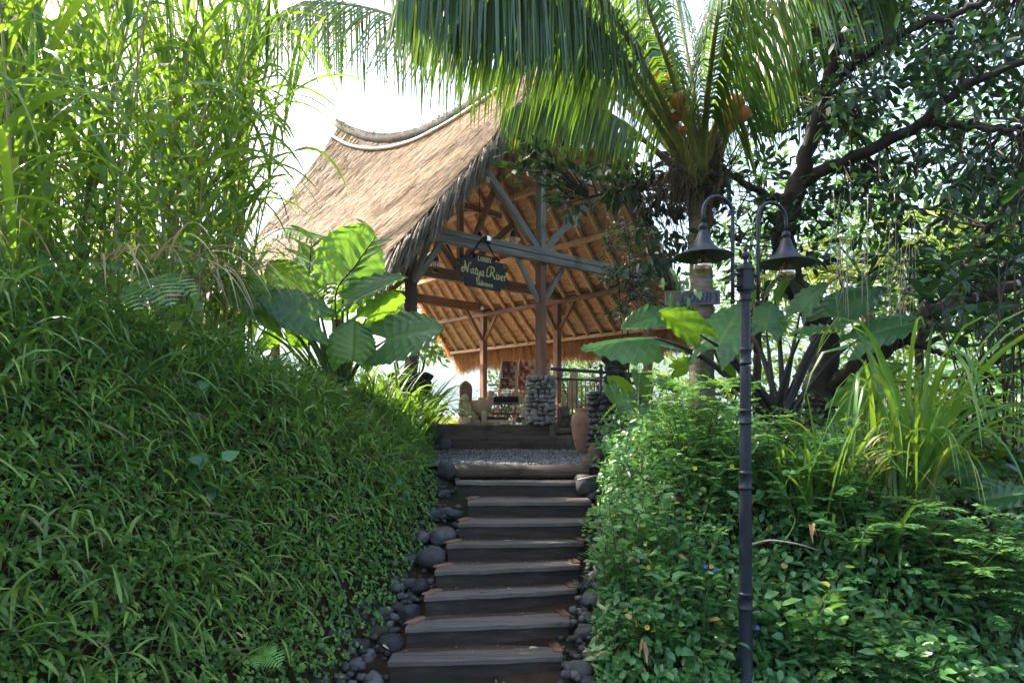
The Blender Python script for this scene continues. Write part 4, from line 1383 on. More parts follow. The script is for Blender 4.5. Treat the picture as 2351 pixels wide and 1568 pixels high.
def rack(px, Y, htop, lean, label, cloths):
    b = D(px, 972, Y); b[2] = CZ + .015
    r = thing('ladder_rack', label, 'rack', b, 'wooden ladder racks for woven cloth')
    w = .36
    d = np.array([lean, .28, 0])
    ends = []
    for s in (-w / 2, w / 2):
        p0, p1 = b + [s, 0, 0], b + [s * .9, 0, htop] + d * 1.0
        beam('side_rail', p0, p1, .035, .06, M['bamboo'], r)
        beam('back_leg', b + [s, .62, 0], p1 + [0, .02, -.06], .03, .05, M['wood'], r)
        ends.append((p0, p1))
    for f in (.22, .45, .70, .95):
        beam('rung', ends[0][0] + (ends[0][1] - ends[0][0]) * f, ends[1][0] + (ends[1][1] - ends[1][0]) * f, .03, .03, M['wood'], r)
    for f, df, db, mt, lab in cloths:
        p = (ends[0][0] + ends[1][0]) / 2 + ((ends[0][1] + ends[1][1]) / 2 - (ends[0][0] + ends[1][0]) / 2) * f + [0, 0, .03]
        mbx = MB()
        cloth(mbx, p, (w * .86, 0, 0), (0, 1, 0), df, db)
        tag(mbx.build('draped_cloth', M[mt]), lab, 'cloth', 'woven cloths draped over the racks')


rack(1158, 14.9, 1.40, .12, 'ladder rack standing leftmost behind the loom, dark cloth on top', [(.95, .34, .2, 'ikat_dark', 'dark red woven cloth over the top of the left ladder rack'), (.68, .20, .1, 'ikat_dark', 'folded dark cloth on the second rung of the left ladder rack'), (.45, .20, .1, 'ikat_pale', 'pale patterned cloth low on the left ladder rack')])
rack(1199, 15.05, 1.44, .12, 'ladder rack in the middle behind the loom, faded red cloth on top', [(.95, .40, .2, 'ikat_red', 'faded red woven cloth over the top of the middle ladder rack'), (.70, .30, .15, 'ikat_red', 'red cloth below the top cloth of the middle ladder rack'), (.46, .18, .1, 'ikat_gold', 'orange cloth on the lower rung of the middle ladder rack'), (.22, .14, .1, 'ikat_pale', 'pale cloth on the lowest rung of the middle ladder rack')])
rack(1236, 15.2, 1.48, .10, 'ladder rack half hidden behind the front post', [(.95, .34, .2, 'ikat_check', 'black and red checked cloth on the rack behind the front post'), (.66, .26, .1, 'ikat_red', 'red cloth low on the rack behind the front post')])

# pale carved figure, stump chair and bench
c = D(1067, 973, 13.4); c[2] = CZ + .015
fg = thing('carved_figure', 'pale carved wooden figure with long dark hair on a round base by the floor edge', 'statue', c)
mb = MB()
lathe(mb, [(0, 0), (.125, 0), (.13, .05), (.118, .09), (.125, .12), (.115, .14), (0, .14)], c, 24)
mb.build('base', M['pale_wood'], fg)
mb = MB()
for (dx, dy, dz, sx_, sy_, sz_) in ((0, 0, .22, .115, .12, .10), (-.07, -.09, .20, .06, .10, .055), (.07, -.09, .20, .06, .10, .055), (.01, .0, .34, .085, .08, .13), (-.09, -.04, .34, .032, .035, .12), (.10, -.04, .33, .032, .035, .12), (-.04, -.11, .27, .07, .032, .032), (.01, -.03, .50, .075, .07, .09), (.01, -.10, .49, .018, .02, .025)):
    rock(mb, c + [dx, dy, dz], (sx_, sy_, sz_), 3, .05, R=np.eye(3))
mb.build('body', M['pale_wood'], fg)
mb = MB()
for k in range(26):
    a_ = k * .2417
    q = c + [.02 + .085 * math.cos(a_), .03 + .07 * math.sin(a_), 0]
    if math.sin(a_) < -.75:
        continue
    tube(mb, smooth_path([c + [.02, .02, .83 - .03 * (k % 3)], q + [.01 * math.cos(a_), 0, .74], q + [.02 * math.cos(a_), .01, .58], q + [.012 * math.cos(a_), 0, .36 + .04 * (k % 2)]], 10), np.linspace(.03, .018, 10), 6)
rock(mb, c + [.02, .05, .62], (.095, .07, .20), 3, .08, R=np.eye(3))
mb.build('hair', M['wood'], fg)
c = D(1100, 972, 13.6); c[2] = CZ + .015
r = thing('stump_stool', 'pale wooden stool cut from a tree stump beside the loom', 'stool', c)
mb = MB()
lathe(mb, [(0, .22), (.14, .20), (.20, .26), (.24, .36), (.275, .455), (.27, .47), (0, .465)], c + [.02, 0, 0], 22)
mb.build('seat', M['pale_wood'], r)
for a_ in (.4, 2.0, 3.6, 5.2):
    mb = MB()
    q = c + [.02 + .15 * math.cos(a_), .13 * math.sin(a_), 0]
    tube(mb, [q + [0, 0, .27], q + [.01, 0, .14], q + [.02 * math.cos(a_), 0, 0]], [.075, .06, .052], 10)
    mb.build('leg', M['pale_wood'], r)
c = D(1322, 957, 15.0); c[2] = CZ + .015
r = thing('carved_bench', 'pale carved wooden bench with scroll back behind the railing', 'bench', c)
beam('seat', c + [-.35, 0, .42], c + [.45, .1, .42], .45, .07, M['pale_wood'], r)
for dx in (-.26, .36):
    for dy in (-.14, .2):
        mb = MB(); lathe(mb, [(.06, 0), (.06, .05), (.05, .08), (.055, .2), (.045, .3), (.065, .34), (.065, .385)], c + [dx, dy, 0], 12); mb.build('leg', M['wood'], r)
mb = MB()
th = np.linspace(0, 1, 30)
outl = np.array([(0, 0), (0, .30), (.03, .55), (.07, .72), (.13, .80), (.20, .78), (.22, .70), (.22, .3), (.22, 0)])
V = [(x, -.03, z) for x, z in outl] + [(x, .03, z) for x, z in outl]
n = len(outl)
mb.add(np.array(V) + c + [-.16, .18, .46], [np.array([list(range(n))]), np.array([list(range(n, 2 * n))[::-1]]), np.array([[i, i + n, (i + 1) % n + n, (i + 1) % n] for i in range(n)])])
tube(mb, np.array([(.11 + (.015 + .05 * t) * math.cos(t * 9), -.035, .50 + (.015 + .05 * t) * math.sin(t * 9)) for t in th]) + c + [-.16, .18, .46], .012, 6)
mb.build('backrest', M['pale_wood'], r)

# small guardian statue, boulder, urn and the dark statue on its cobble wall
c = D(1296, 992, 12.75)
mb = MB()
for (dx, dy, dz, sx_, sy_, sz_) in ((0, 0, .02, .20, .16, .08), (-.02, 0, .17, .13, .12, .13), (.0, -.02, .33, .095, .09, .10), (-.14, -.05, .06, .06, .07, .10), (.13, -.06, .08, .07, .08, .10), (-.10, -.08, .22, .045, .05, .10), (.12, -.05, .22, .05, .05, .11), (.17, 0, .17, .05, .05, .16), (0, -.10, .30, .035, .03, .03), (-.05, .0, .43, .05, .05, .04), (.05, .0, .43, .05, .05, .04)):
    rock(mb, c + [dx, dy, dz], (sx_, sy_, sz_), 3, .10, R=np.eye(3))
tag(mb.build('guardian_statue', M['carved_stone']), 'small crouching stone guardian statue between cobble pier and clay urn', 'statue')
mb = MB(); rock(mb, D(1300, 1022, 12.7), (.26, .2, .22), 3, .08)
tag(mb.build('boulder', M['carved_stone']), 'brown boulder under the crouching guardian statue', 'boulder')
c = D(1341, 1046, 11.2); c[2] = CZ - .50
mb = MB()
lathe(mb, [(0, .0), (.10, .0), (.115, .02), (.15, .15), (.195, .36), (.215, .52), (.205, .62), (.165, .70), (.15, .72), (.165, .745), (.17, .76), (.15, .765), (.13, .73), (.16, .6), (.15, .3), (0, .1)], c, 36)
tag(mb.build('clay_urn', M['terracotta']), 'tall terracotta urn standing on the gravel beside the cobble wall', 'urn')
cw = D(1412, 1046, 10.6); cw[2] = CZ - .55
o = pier('cobble_wall', cw, .78, .55, 1.02, None, 90, 'river_stone', .085)
tag(o, 'dark cobble wall pier behind the urn, carrying a black mossy statue', 'stone pier')
c = cw + [.02, 0, 1.04]
mb = MB()
for k in range(26):
    h = k / 25
    w_ = .17 * (1 - .35 * h) + .03 * math.sin(k * 1.9)
    rock(mb, c + [rng.normal(0, .03) + .05 * math.sin(h * 5), rng.normal(0, .03), h * .58], (w_ * rng.uniform(.6, 1), w_ * .9, .07), 2, .3)
for dx, dz in ((-.12, .2), (.14, .16), (-.10, .42), (.12, .44), (.0, .62)):
    rock(mb, c + [dx, -.05, dz], (.07, .07, .09), 2, .3)
tag(mb.build('mossy_statue', M['moss_stone']), 'black moss covered stone statue standing on the cobble wall', 'statue')
# ---------------------------------------------------------------- street lamp
LY = 4.95
lb = D(1711.5, 640, LY); lb[2] = 0.0
lp = thing('lamp_post', 'black iron lamp post with two bell shaded arms in front of the shrubs', 'lamp post', lb)
zz = lambda py: CZ + (975 - py) / F * LY
lx, ly = lb[0], lb[1]
mb = MB()
lathe(mb, [(.0, 0), (.12, 0), (.12, .06), (.09, .10), (.052, .16), (.050, zz(1395))], (lx, ly, 0), 28)
lathe(mb, [(.046, zz(1370)), (.043, zz(1120))], (lx, ly, 0), 28)
lathe(mb, [(.042, zz(1085)), (.040, zz(1000))], (lx, ly, 0), 28)
mb.build('pole', M['iron'], lp)
mb = MB()
lathe(mb, [(.041, zz(1000)), (.039, zz(970))], (lx, ly, 0), 28)
lathe(mb, [(.0385, zz(968)), (.0375, zz(840))], (lx, ly, 0), 48, flute=8)
lathe(mb, [(.0365, zz(800)), (.035, zz(690))], (lx, ly, 0), 48, flute=8)
lathe(mb, [(.034, zz(690)), (.034, zz(668))], (lx, ly, 0), 28)
mb.build('fluted_shaft', M['iron'], lp)
for y0, y1, rr in ((1400, 1358, .051), (1125, 1080, .046), (975, 938, .043), (838, 798, .0405), (692, 668, .041)):
    z0, z1 = zz(y0), zz(y1)
    h = z1 - z0
    mb = MB()
    lathe(mb, [(rr * .9, z0), (rr * 1.10, z0 + .06 * h), (rr * 1.10, z0 + .16 * h), (rr * .95, z0 + .22 * h), (rr * 1.0, z0 + .5 * h), (rr * .93, z0 + .76 * h), (rr * 1.07, z0 + .84 * h), (rr * 1.07, z0 + .93 * h), (rr * .85, z1)], (lx, ly, 0), 28)
    mb.build('collar', M['iron'], lp)
mb = MB()
z0, z1 = zz(668), zz(612)
prof = [(.0, z0), (.066, z0), (.068, z0 + .012), (.062, z0 + .018), (.062, z1 - .035), (.069, z1 - .03), (.069, z1 - .018), (.060, z1), (.03, z1 + .015), (0, z1 + .016)]
lathe(mb, prof, (lx, ly, 0), 6)
hd = mb.build('head_box', M['iron'], lp, smooth=False)
mb = MB()
zt = z1 + .012
lathe(mb, [(.0, zt), (.022, zt), (.016, zt + .02), (.012, zt + .035), (.022, zt + .045), (.030, zt + .062), (.026, zt + .082), (.014, zt + .092), (.012, zt + .100), (.019, zt + .112), (.013, zt + .126), (.006, zt + .135), (.007, zt + .145), (0, zt + .165)], (lx, ly, 0), 18)
mb.build('finial', M['iron'], lp)
ad = np.array([.955, .297, 0])
ctr = np.array([lx, ly, 0.0])
for sg in (-1, 1):
    dv = ad * sg
    def A(r, z):
        return ctr + dv * r + np.array([0, 0, z])
    ztop = zz(459) + .0
    R = .122
    zc = ztop - R
    rin = .108
    pts = [A(rin, zz(692)), A(rin, zz(640)), A(rin, zc - .12), A(rin, zc - .02)]
    pts += [A(rin + R - R * math.cos(a_), zc + R * math.sin(a_)) for a_ in np.linspace(.12, math.pi - .12, 14)]
    pts += [A(rin + 2 * R, zc - .02), A(rin + 2 * R, zc - .085)]
    mb = MB(); tube(mb, pts, .0135, 14)
    rock(mb, A(rin, zz(694)), (.019, .019, .021), 3, 0, R=np.eye(3))
    for pz in (632, 659):
        tube(mb, [A(.055, zz(pz)), A(.075, zz(pz)), A(rin, zz(pz))], [.016, .011, .011], 10)
        lathe(mb, [(0, 0), (.018, 0), (.018, .006), (0, .008)], A(.059, zz(pz)), 10, ax=dv)
    arm = mb.build('arm', M['iron'], lp)
    cx = A(rin + 2 * R, 0)
    zb = zc - .085
    mb = MB()
    lathe(mb, [(.012, zb + .01), (.026, zb), (.031, zb - 0.0180), (.026, zb - 0.0360), (.016, zb - 0.0440), (.03, zb - 0.0500), (.036, zb - 0.0620), (.044, zb - 0.0844), (.057, zb - 0.1164), (.078, zb - 0.1524), (.108, zb - 0.1820), (.150, zb - 0.2060), (.196, zb - 0.2220), (.207, zb - 0.2268), (.209, zb - 0.2332), (.203, zb - 0.2356), (.190, zb - 0.2284)], cx, 44)
    sh = mb.build('lamp_shade', M['iron'], arm)
    mb = MB()
    lathe(mb, [(.190, zb - 0.2284), (.150, zb - 0.2140), (.108, zb - 0.1916), (.076, zb - 0.1612), (.054, zb - 0.1244), (.04, zb - 0.0924), (0, zb - 0.0844)], cx, 44)
    mb.build('shade_lining', M['lamp_inner'], arm)
    mb = MB()
    cb = cx + [0, 0, zb - .298]
    th = np.linspace(-.5 * math.pi, .40 * math.pi, 16)
    lathe(mb, [(.068 * math.cos(t), .068 * math.sin(t)) for t in th] + [(.020, .078), (.018, .10)], cb, 28)
    mb.build('bulb', M['bulb'], arm)
    mb = MB()
    lathe(mb, [(0, .14), (.024, .14), (.024, .08), (0, .08)], cb, 12)
    mb.build('socket', M['lamp_inner'], arm)
    mb = MB()
    for a_ in range(6):
        q = np.array([.013 * math.cos(a_ * 1.047), .013 * math.sin(a_ * 1.047), 0])
        tube(mb, [cb + q * .5 + [0, 0, .06], cb + q + [0, 0, .0], cb + q + [0, 0, -.035]], .0018, 4)
    mb.build('filament', M['filament'], arm)

# ---------------------------------------------------------------- coconut palm


def palm_trunk(name, pts, rad, mat, parent, n=16):
    path = smooth_path(pts, 60)
    r = np.interp(np.linspace(0, 1, 60), np.linspace(0, 1, len(rad)), rad) * (1 + .035 * (np.arange(60) % 3 == 0) + rng.normal(0, .012, 60))
    mb_ = MB(); tube(mb_, path, r, n)
    return mb_.build(name, mat, parent)


PY = 8.8
pb = D(1612, 1030, PY); pb[2] = H(pb[0], pb[1]) - .1
palm = thing('coconut_palm', 'coconut palm with orange coconuts arching its drooping fronds over the pavilion roof', 'palm tree', pb)
crown = D(1618, 400, PY)
palm_trunk('trunk', [pb, D(1611, 850, PY), D(1611, 680, PY), D(1606, 520, PY), D(1612, 430, PY), D(1622, 330, PY)], [.20, .155, .145, .135, .15, .06], M['bark_palm'], palm)
mb = MB()
n = 2200
P = crown + rng.normal(0, 1, (n, 3)) * [.22, .2, .42] + [-.08, 0, .1]
strips(mb, P, rand_dirs(n, -1, .6), rng.uniform(.15, .5, n), rng.uniform(.004, .012, n), 1.2, 4, shape='straw')
for k in range(9):
    a_ = k * .7
    q = crown + [.11 * math.cos(a_), .11 * math.sin(a_), -.25 + .06 * k]
    strips(mb, [q], [(math.cos(a_) * .6, math.sin(a_) * .6, 1)], .42, .14, .3, 4, shape='blade', fold=.5)
for k in range(46):
    q = crown + rng.normal(0, 1, 3) * [.10, .10, .22] + [-.03, 0, -.02]
    rock(mb, q, (.045, .045, .14), 2, .35, R=rot_rand() @ np.diag([1, 1, 1.0]) if k % 3 == 0 else np.eye(3))
n = 420
P = crown + rng.normal(0, 1, (n, 3)) * [.22, .15, .12] + [-.22, -.1, -.05]
strips(mb, P, nrm(rng.normal(0, .4, (n, 3)) + [-.4, -.2, -.5]), rng.uniform(.25, .7, n), rng.uniform(.005, .014, n), 1.5, 4, shape='straw')
fb = mb.build('crown_fibre', M['fibre'], palm)
FR = [  # control points (sight x, y, depth), leaflets, leaflet length, droop
    ([(1602, 425, 8.7), (1540, 300, 8.2), (1430, 130, 7.5), (1310, 25, 6.9), (1200, -5, 6.4), (1110, 15, 6.0), (1040, 65, 5.7)], 110, 1.15, 4.5),
    ([(1600, 430, 8.8), (1545, 340, 8.4), (1480, 240, 7.9), (1400, 115, 7.2), (1310, 8, 6.6), (1215, -60, 6.1), (1120, -80, 5.7), (1010, -60, 5.4), (920, 0, 5.2)], 125, 1.5, 5),
    ([(1604, 420, 8.6), (1560, 320, 8.3), (1500, 190, 7.8), (1400, 30, 7.1), (1290, -80, 6.5), (1170, -120, 6.0), (1050, -90, 5.6), (960, -30, 5.3)], 120, 1.5, 5),
    ([(1600, 430, 8.9), (1500, 300, 9.1), (1330, 165, 9.5), (1150, 100, 9.9), (980, 60, 10.3), (838, 18, 10.8), (735, 8, 11.2), (660, 28, 11.5), (610, 75, 11.7)], 120, 1.65, 2.6),
    ([(1615, 420, 8.7), (1590, 330, 8.4), (1555, 215, 8.0), (1510, 80, 7.5), (1455, -60, 7.0), (1380, -150, 6.5), (1280, -200, 6.0), (1160, -190, 5.5)], 110, 1.4, 5),
    ([(1622, 420, 8.7), (1632, 330, 8.4), (1655, 245, 8.1), (1690, 110, 7.7), (1720, -20, 7.3), (1760, -110, 6.8), (1830, -150, 6.4), (1920, -120, 6.0)], 110, 1.4, 5),
    ([(1630, 420, 8.8), (1690, 250, 8.6), (1760, 80, 8.4), (1850, -40, 8.2), (1960, -60, 8.0), (2050, 0, 7.8)], 110, 1.5, 4),
    ([(1615, 420, 9.0), (1605, 300, 9.4), (1580, 140, 9.8), (1545, -20, 10.2), (1490, -140, 10.5), (1400, -190, 10.8)], 90, 1.3, 4.0),
    ([(1622, 420, 9.0), (1650, 300, 9.3), (1700, 160, 9.6), (1790, 20, 9.9), (1900, -30, 10.1), (2000, 0, 10.2)], 90, 1.5, 4.0),
    ([(1612, 410, 8.6), (1618, 300, 8.0), (1632, 150, 7.4), (1655, 0, 6.8), (1690, -110, 6.2), (1740, -140, 5.7)], 90, 1.1, 6.0),
    ([(1600, 440, 8.9), (1540, 380, 8.9), (1440, 290, 8.9), (1330, 230, 8.9), (1230, 225, 8.9), (1160, 260, 8.9)], 90, 1.0, 4.0),
    ([(1602, 425, 8.7), (1550, 320, 8.6), (1450, 170, 8.5), (1320, 50, 8.4), (1180, -10, 8.3), (1050, 0, 8.2), (940, 50, 8.1)], 120, 1.4, 4.0),
    ([(1618, 400, 9.0), (1622, 250, 9.3), (1640, 90, 9.6), (1670, -60, 9.9), (1720, -140, 10.2), (1800, -160, 10.5)], 100, 1.3, 4.0),
    ([(1610, 400, 9.0), (1585, 260, 9.2), (1540, 140, 9.4), (1470, 60, 9.6), (1390, 50, 9.8), (1320, 90, 10)], 90, 1.3, 4.0),
    ([(1628, 410, 8.9), (1665, 290, 9.1), (1720, 190, 9.3), (1790, 150, 9.4), (1860, 180, 9.5), (1900, 240, 9.5)], 90, 1.2, 4.0),
    ([(1602, 425, 8.9), (1560, 300, 9.0), (1470, 110, 9.2), (1350, -30, 9.4), (1200, -100, 9.6), (1050, -90, 9.8), (930, -40, 10)], 120, 1.5, 4.0),
]
for k, (cp, nl, ll, dr) in enumerate(FR):
    lm, rm = MB(), MB()
    frond(lm, rm, [D(*c) for c in cp], nl, ll, .044, dr, .045, .24 if k in (4, 5, 9, 13, 15) else .34, v=(0, 1), segs=9, spread=.60 if k != 3 else .8, hang=.30, lift=.08, power=.6)
    o = lm.build('frond', M['palm'], palm)
    rm.build('midrib', M['frond_rib'], o)
# dry old leaf bases
for cp in ([(1590, 400, 8.6), (1530, 365, 8.5), (1475, 322, 8.4), (1440, 318, 8.4)], [(1625, 470, 8.6), (1650, 430, 8.5), (1660, 395, 8.4)]):
    mb = MB(); tube(mb, smooth_path([D(*c) for c in cp], 12), np.linspace(.05, .012, 12), 8)
    mb.build('old_leaf_base', M['bark_palm'], palm)
for k, (px, py, Y, r_) in enumerate([(1664, 268, 8.0, .11), (1688, 238, 7.95, .115), (1704, 262, 8.0, .115), (1674, 292, 8.1, .085), (1558, 232, 7.9, .11), (1578, 262, 8.0, .10), (1553, 268, 8.1, .085), (1512, 172, 8.0, .052), (1502, 186, 8.0, .048), (1524, 194, 8.0, .052), (1532, 176, 8.1, .048), (1516, 206, 8.1, .05), (1568, 300, 8.1, .06)]):
    mb = MB()
    lathe(mb, [(0, -1.0), (.35, -.93), (.70, -.65), (.93, -.2), (.95, .15), (.75, .6), (.42, .88), (.12, .97), (0, .98)], (0, 0, 0), 22)
    for v_ in mb.v:
        v_ *= r_ * .9
        v_ += D(px, py, Y)
    mb.build('coconut', M['coconut'], palm)
mb = MB()
for px, py, Y in ((1690, 250, 8.1), (1570, 250, 8.1), (1515, 188, 8.1)):
    e = D(px, py, Y)
    for k in range(16):
        q = e + rng.normal(0, .12, 3)
        tube(mb, smooth_path([crown + rng.normal(0, .05, 3) + [0, 0, .1], (crown + q) / 2 + [0, 0, .12], q], 8), .006, 4)
mb.build('fruit_stalk', M['frond_rib'], palm)

# LOBBY plank nailed to the palm
c = D(1590, 684, 8.58)
sg2 = thing('wooden_sign', 'grey brown plank with blue letters LOBBY nailed to the coconut palm trunk', 'sign', c)
ax_ = nrm(np.array([1, .10, .045])); az_ = nrm(np.array([-.045, 0, 1])); an_ = np.cross(ax_, az_) * -1
an_ = np.array([.10, -1, 0.0])
mb = MB(); box(mb, c, (.71, .03, .185), np.stack([ax_, np.cross(az_, ax_), az_], 1), bev=.004)
mb.build('board', M['plank'], sg2, smooth=False)
mb = MB()
serif_text(mb, 'LOBBY', -.17, -.060, .118, lambda x, z: c + ax_ * x + az_ * z + np.array([.0022, -.0195, 0]), .19, .17, .22)
o = mb.build('lettering', M['blue'], sg2, smooth=False)
o['label'] = 'blue slanted word LOBBY'

# ---------------------------------------------------------------- trees


def limb(mb, cps, r0, r1, n=10, m=26, wob=.02):
    path = smooth_path(cps, m)
    path[1:-1] += rng.normal(0, wob, (m - 2, 3))
    tube(mb, path, np.linspace(r0, r1, m), n)
    return path


def leaf_clumps(leafmb, twigmb, centres, limbs, per, spread, L, Wd, tpl='ovate', vr=(0, 1), curl=.3, twig=True, down=.25):
    allp = np.concatenate(limbs) if limbs else None
    for c in centres:
        n = max(3, int(rng.normal(per, per * .25)))
        if allp is not None and twig:
            j = np.argmin(np.sum((allp - c) ** 2, 1))
            q = allp[j]
            mid = (q + c) / 2 + rng.normal(0, .05, 3) + [0, 0, .06]
            path = smooth_path([q, mid, c], 6)
            tube(twigmb, path, np.linspace(.012, .004, 6), 4, cap=False)
            axis_ = nrm(c - q + rng.normal(0, .1, 3))
        else:
            axis_ = rand_dirs(1, -.2, .8)[0]
        off = rng.normal(0, spread, (n, 3)) * [1, 1, .75]
        d = nrm(off * 1.2 + axis_ * spread * 1.3 + rng.normal(0, spread * .5, (n, 3)) + [0, 0, -down * spread])
        nn = nrm(np.array([0, 0, 1.0]) + rng.normal(0, .55, (n, 3)))
        base = rng.uniform(vr[0], vr[1])
        leaves(leafmb, c + off * .55, d, nn, L * rng.uniform(.65, 1.25, n), Wd * rng.uniform(.75, 1.2, n), np.clip(base * .6 + rng.uniform(vr[0], vr[1], n) * .4, 0, 1), tpl, curl)


TY = 8.9
tb = D(1885, 1060, TY); tb[2] = H(tb[0], tb[1]) - .1
tree = thing('broadleaf_tree', 'dark glossy leaved tree with a leaning trunk and long low limbs behind the lamp post', 'tree', tb)
mb = MB()
LB = []
LB.append(limb(mb, [tb, D(1880, 900, TY), D(1895, 800, TY), D(1868, 720, TY), D(1815, 640, TY), D(1800, 560, TY), D(1812, 480, TY), D(1835, 415, TY)], .19, .13, 14, 40, .012))
mb.build('trunk', M['bark_dark'], tree)
for cps, r0, r1 in (([(1890, 900, TY), (1960, 850, 8.6), (2050, 785, 8.3), (2120, 725, 8.0), (2220, 690, 7.8), (2380, 640, 7.6)], .14, .06),
                    ([(1835, 420, TY), (1862, 320, 8.7), (1895, 215, 8.5), (1935, 90, 8.3), (1990, -60, 8.1)], .11, .05),
                    ([(1840, 420, TY), (1930, 372, 8.6), (2050, 320, 8.3), (2130, 275, 8.0), (2190, 215, 7.8), (2290, 165, 7.6), (2400, 130, 7.4)], .085, .035),
                    ([(2120, 280, 8.05), (2200, 290, 7.9), (2290, 300, 7.8), (2400, 285, 7.7)], .045, .02),
                    ([(1825, 450, TY), (1770, 452, 9.1), (1700, 415, 9.3), (1640, 395, 9.4), (1560, 405, 9.4), (1460, 430, 9.3), (1350, 455, 9.2)], .06, .015),
                    ([(1900, 210, 8.5), (1980, 130, 8.2), (2090, 70, 7.9), (2220, 20, 7.6), (2340, -30, 7.4)], .06, .025),
                    ([(1930, 100, 8.3), (1850, 60, 8.5), (1780, 30, 8.8)], .045, .015),
                    ([(2060, 780, 8.3), (2130, 800, 8.0), (2220, 830, 7.6), (2330, 900, 7.2)], .04, .015),
                    ([(2200, 690, 7.8), (2250, 560, 7.4), (2310, 470, 7.0), (2400, 400, 6.8)], .05, .02)):
    mb = MB()
    LB.append(limb(mb, [D(*c) for c in cps], r0, r1, 10, 30, .015))
    mb.build('branch', M['bark_dark'], tree)
lm, tm = MB(), MB()
cs = []


def region(x0, x1, y0, y1, Y0, Y1, n):
    return [D(rng.uniform(x0, x1), rng.uniform(y0, y1), rng.uniform(Y0, Y1)) for _ in range(n)]


cs += region(1900, 2400, -120, 260, 7.2, 9.6, 150)
cs += region(1720, 1960, -60, 300, 8.8, 9.9, 50)
cs += region(1900, 2400, -80, 420, 9.6, 11.0, 80)
cs += region(1880, 2400, 260, 480, 7.6, 9.8, 95)
cs += region(2150, 2400, 480, 760, 7.0, 8.6, 50)
cs += region(1640, 1900, 380, 660, 8.4, 9.6, 34)
cs += region(1960, 2400, 440, 700, 8.6, 10.0, 50)
leaf_clumps(lm, tm, cs, LB, 16, .20, .175, .076, 'ovate', (0, .95))
cs2 = region(1270, 1590, 390, 490, 9.0, 9.6, 40) + region(1200, 1560, 330, 420, 9.0, 9.6, 26) + region(1470, 1600, 470, 610, 9.0, 9.5, 20) + region(1120, 1240, 330, 390, 9.0, 9.4, 6)
leaf_clumps(lm, tm, cs2, LB, 12, .16, .17, .075, 'ovate', (0, .9))
o = lm.build('crown', M['dark_leaf'], tree)
tm.build('twigs', M['twig'], tree)
# whorled magnolia like twigs at the right edge
r = thing('glossy_shrub', 'shrub with whorls of big dark leaves at the right edge under the tree', 'shrub', D(2280, 1300, 6.6))
lm, tm = MB(), MB()
root = D(2300, 1280, 6.7)
LBs = []
for k in range(7):
    e = D(rng.uniform(2180, 2360), rng.uniform(640, 1120), rng.uniform(6.2, 6.9))
    LBs.append(limb(tm, [root, (root + e) / 2 + rng.normal(0, .15, 3), e], .02, .008, 6, 14, .01))
for px, py in ((2195, 655), (2235, 700), (2290, 640), (2150, 740), (2310, 760), (2215, 800), (2335, 850), (2240, 1000), (2300, 930), (2190, 950), (2330, 1040), (2270, 1080), (2345, 700), (2260, 880), (2160, 690), (2330, 590), (2290, 540), (2120, 690), (2180, 610), (2260, 730), (2350, 620), (2340, 780), (2290, 840), (2200, 870), (2340, 960), (2310, 1130), (2250, 590), (2320, 500), (2345, 430), (2180, 760), (2240, 940), (2350, 1090)):
    c = D(px, py, rng.uniform(6.0, 6.7))
    j = LBs[rng.integers(0, 7)]
    q = j[np.argmin(np.sum((j - c) ** 2, 1))]
    tube(tm, smooth_path([q, (q + c) / 2 + [0, 0, -.03], c], 6), [.010, .009, .008, .007, .006, .005], 5)
    n = 7
    a_ = np.linspace(0, 6.28, n, endpoint=False) + rng.uniform(0, 1)
    tilt = rng.uniform(-.1, .7)
    d = np.stack([np.cos(a_), np.sin(a_) * .9, np.full(n, tilt) + rng.normal(0, .2, n)], -1)
    leaves(lm, np.tile(c, (n, 1)), d, [0, -.2, 1], rng.uniform(.20, .31, n), rng.uniform(.09, .12, n), rng.uniform(0, .9, n), 'obovate', .3)
lm.build('foliage', M['dark_leaf'], r)
tm.build('stems', M['twig'], r)

# trees and palms beyond


def small_tree(name, label, cat, base, top, crad, n, per, L, Wd, mat, group=None, vr=(0, 1), spread=.35, tpl='ovate', trunk_r=.12, limbs=7):
    base, top = np.asarray(base, float), np.asarray(top, float)
    t = thing(name, label, cat, base, group)
    tm_, lm_ = MB(), MB()
    fork = base + (top - base) * .45
    LBx = [limb(tm_, [base, base + (top - base) * .25 + rng.normal(0, .08, 3), fork], trunk_r, trunk_r * .7, 8, 14)]
    for k in range(limbs):
        e = top + rng.normal(0, .5, 3) * crad
        LBx.append(limb(tm_, [fork, (fork + e) / 2 + rng.normal(0, .2, 3), e], trunk_r * .55, .015, 6, 14))
    tw = tm_
    u = rand_dirs(n) * (rng.uniform(.1, 1, (n, 1)) ** .45)
    leaf_clumps(lm_, tw, top + u * crad, LBx, per, spread, L, Wd, tpl, vr)
    tm_.build('trunk', M['bark_dark'], t)
    lm_.build('crown', mat, t)
    return t


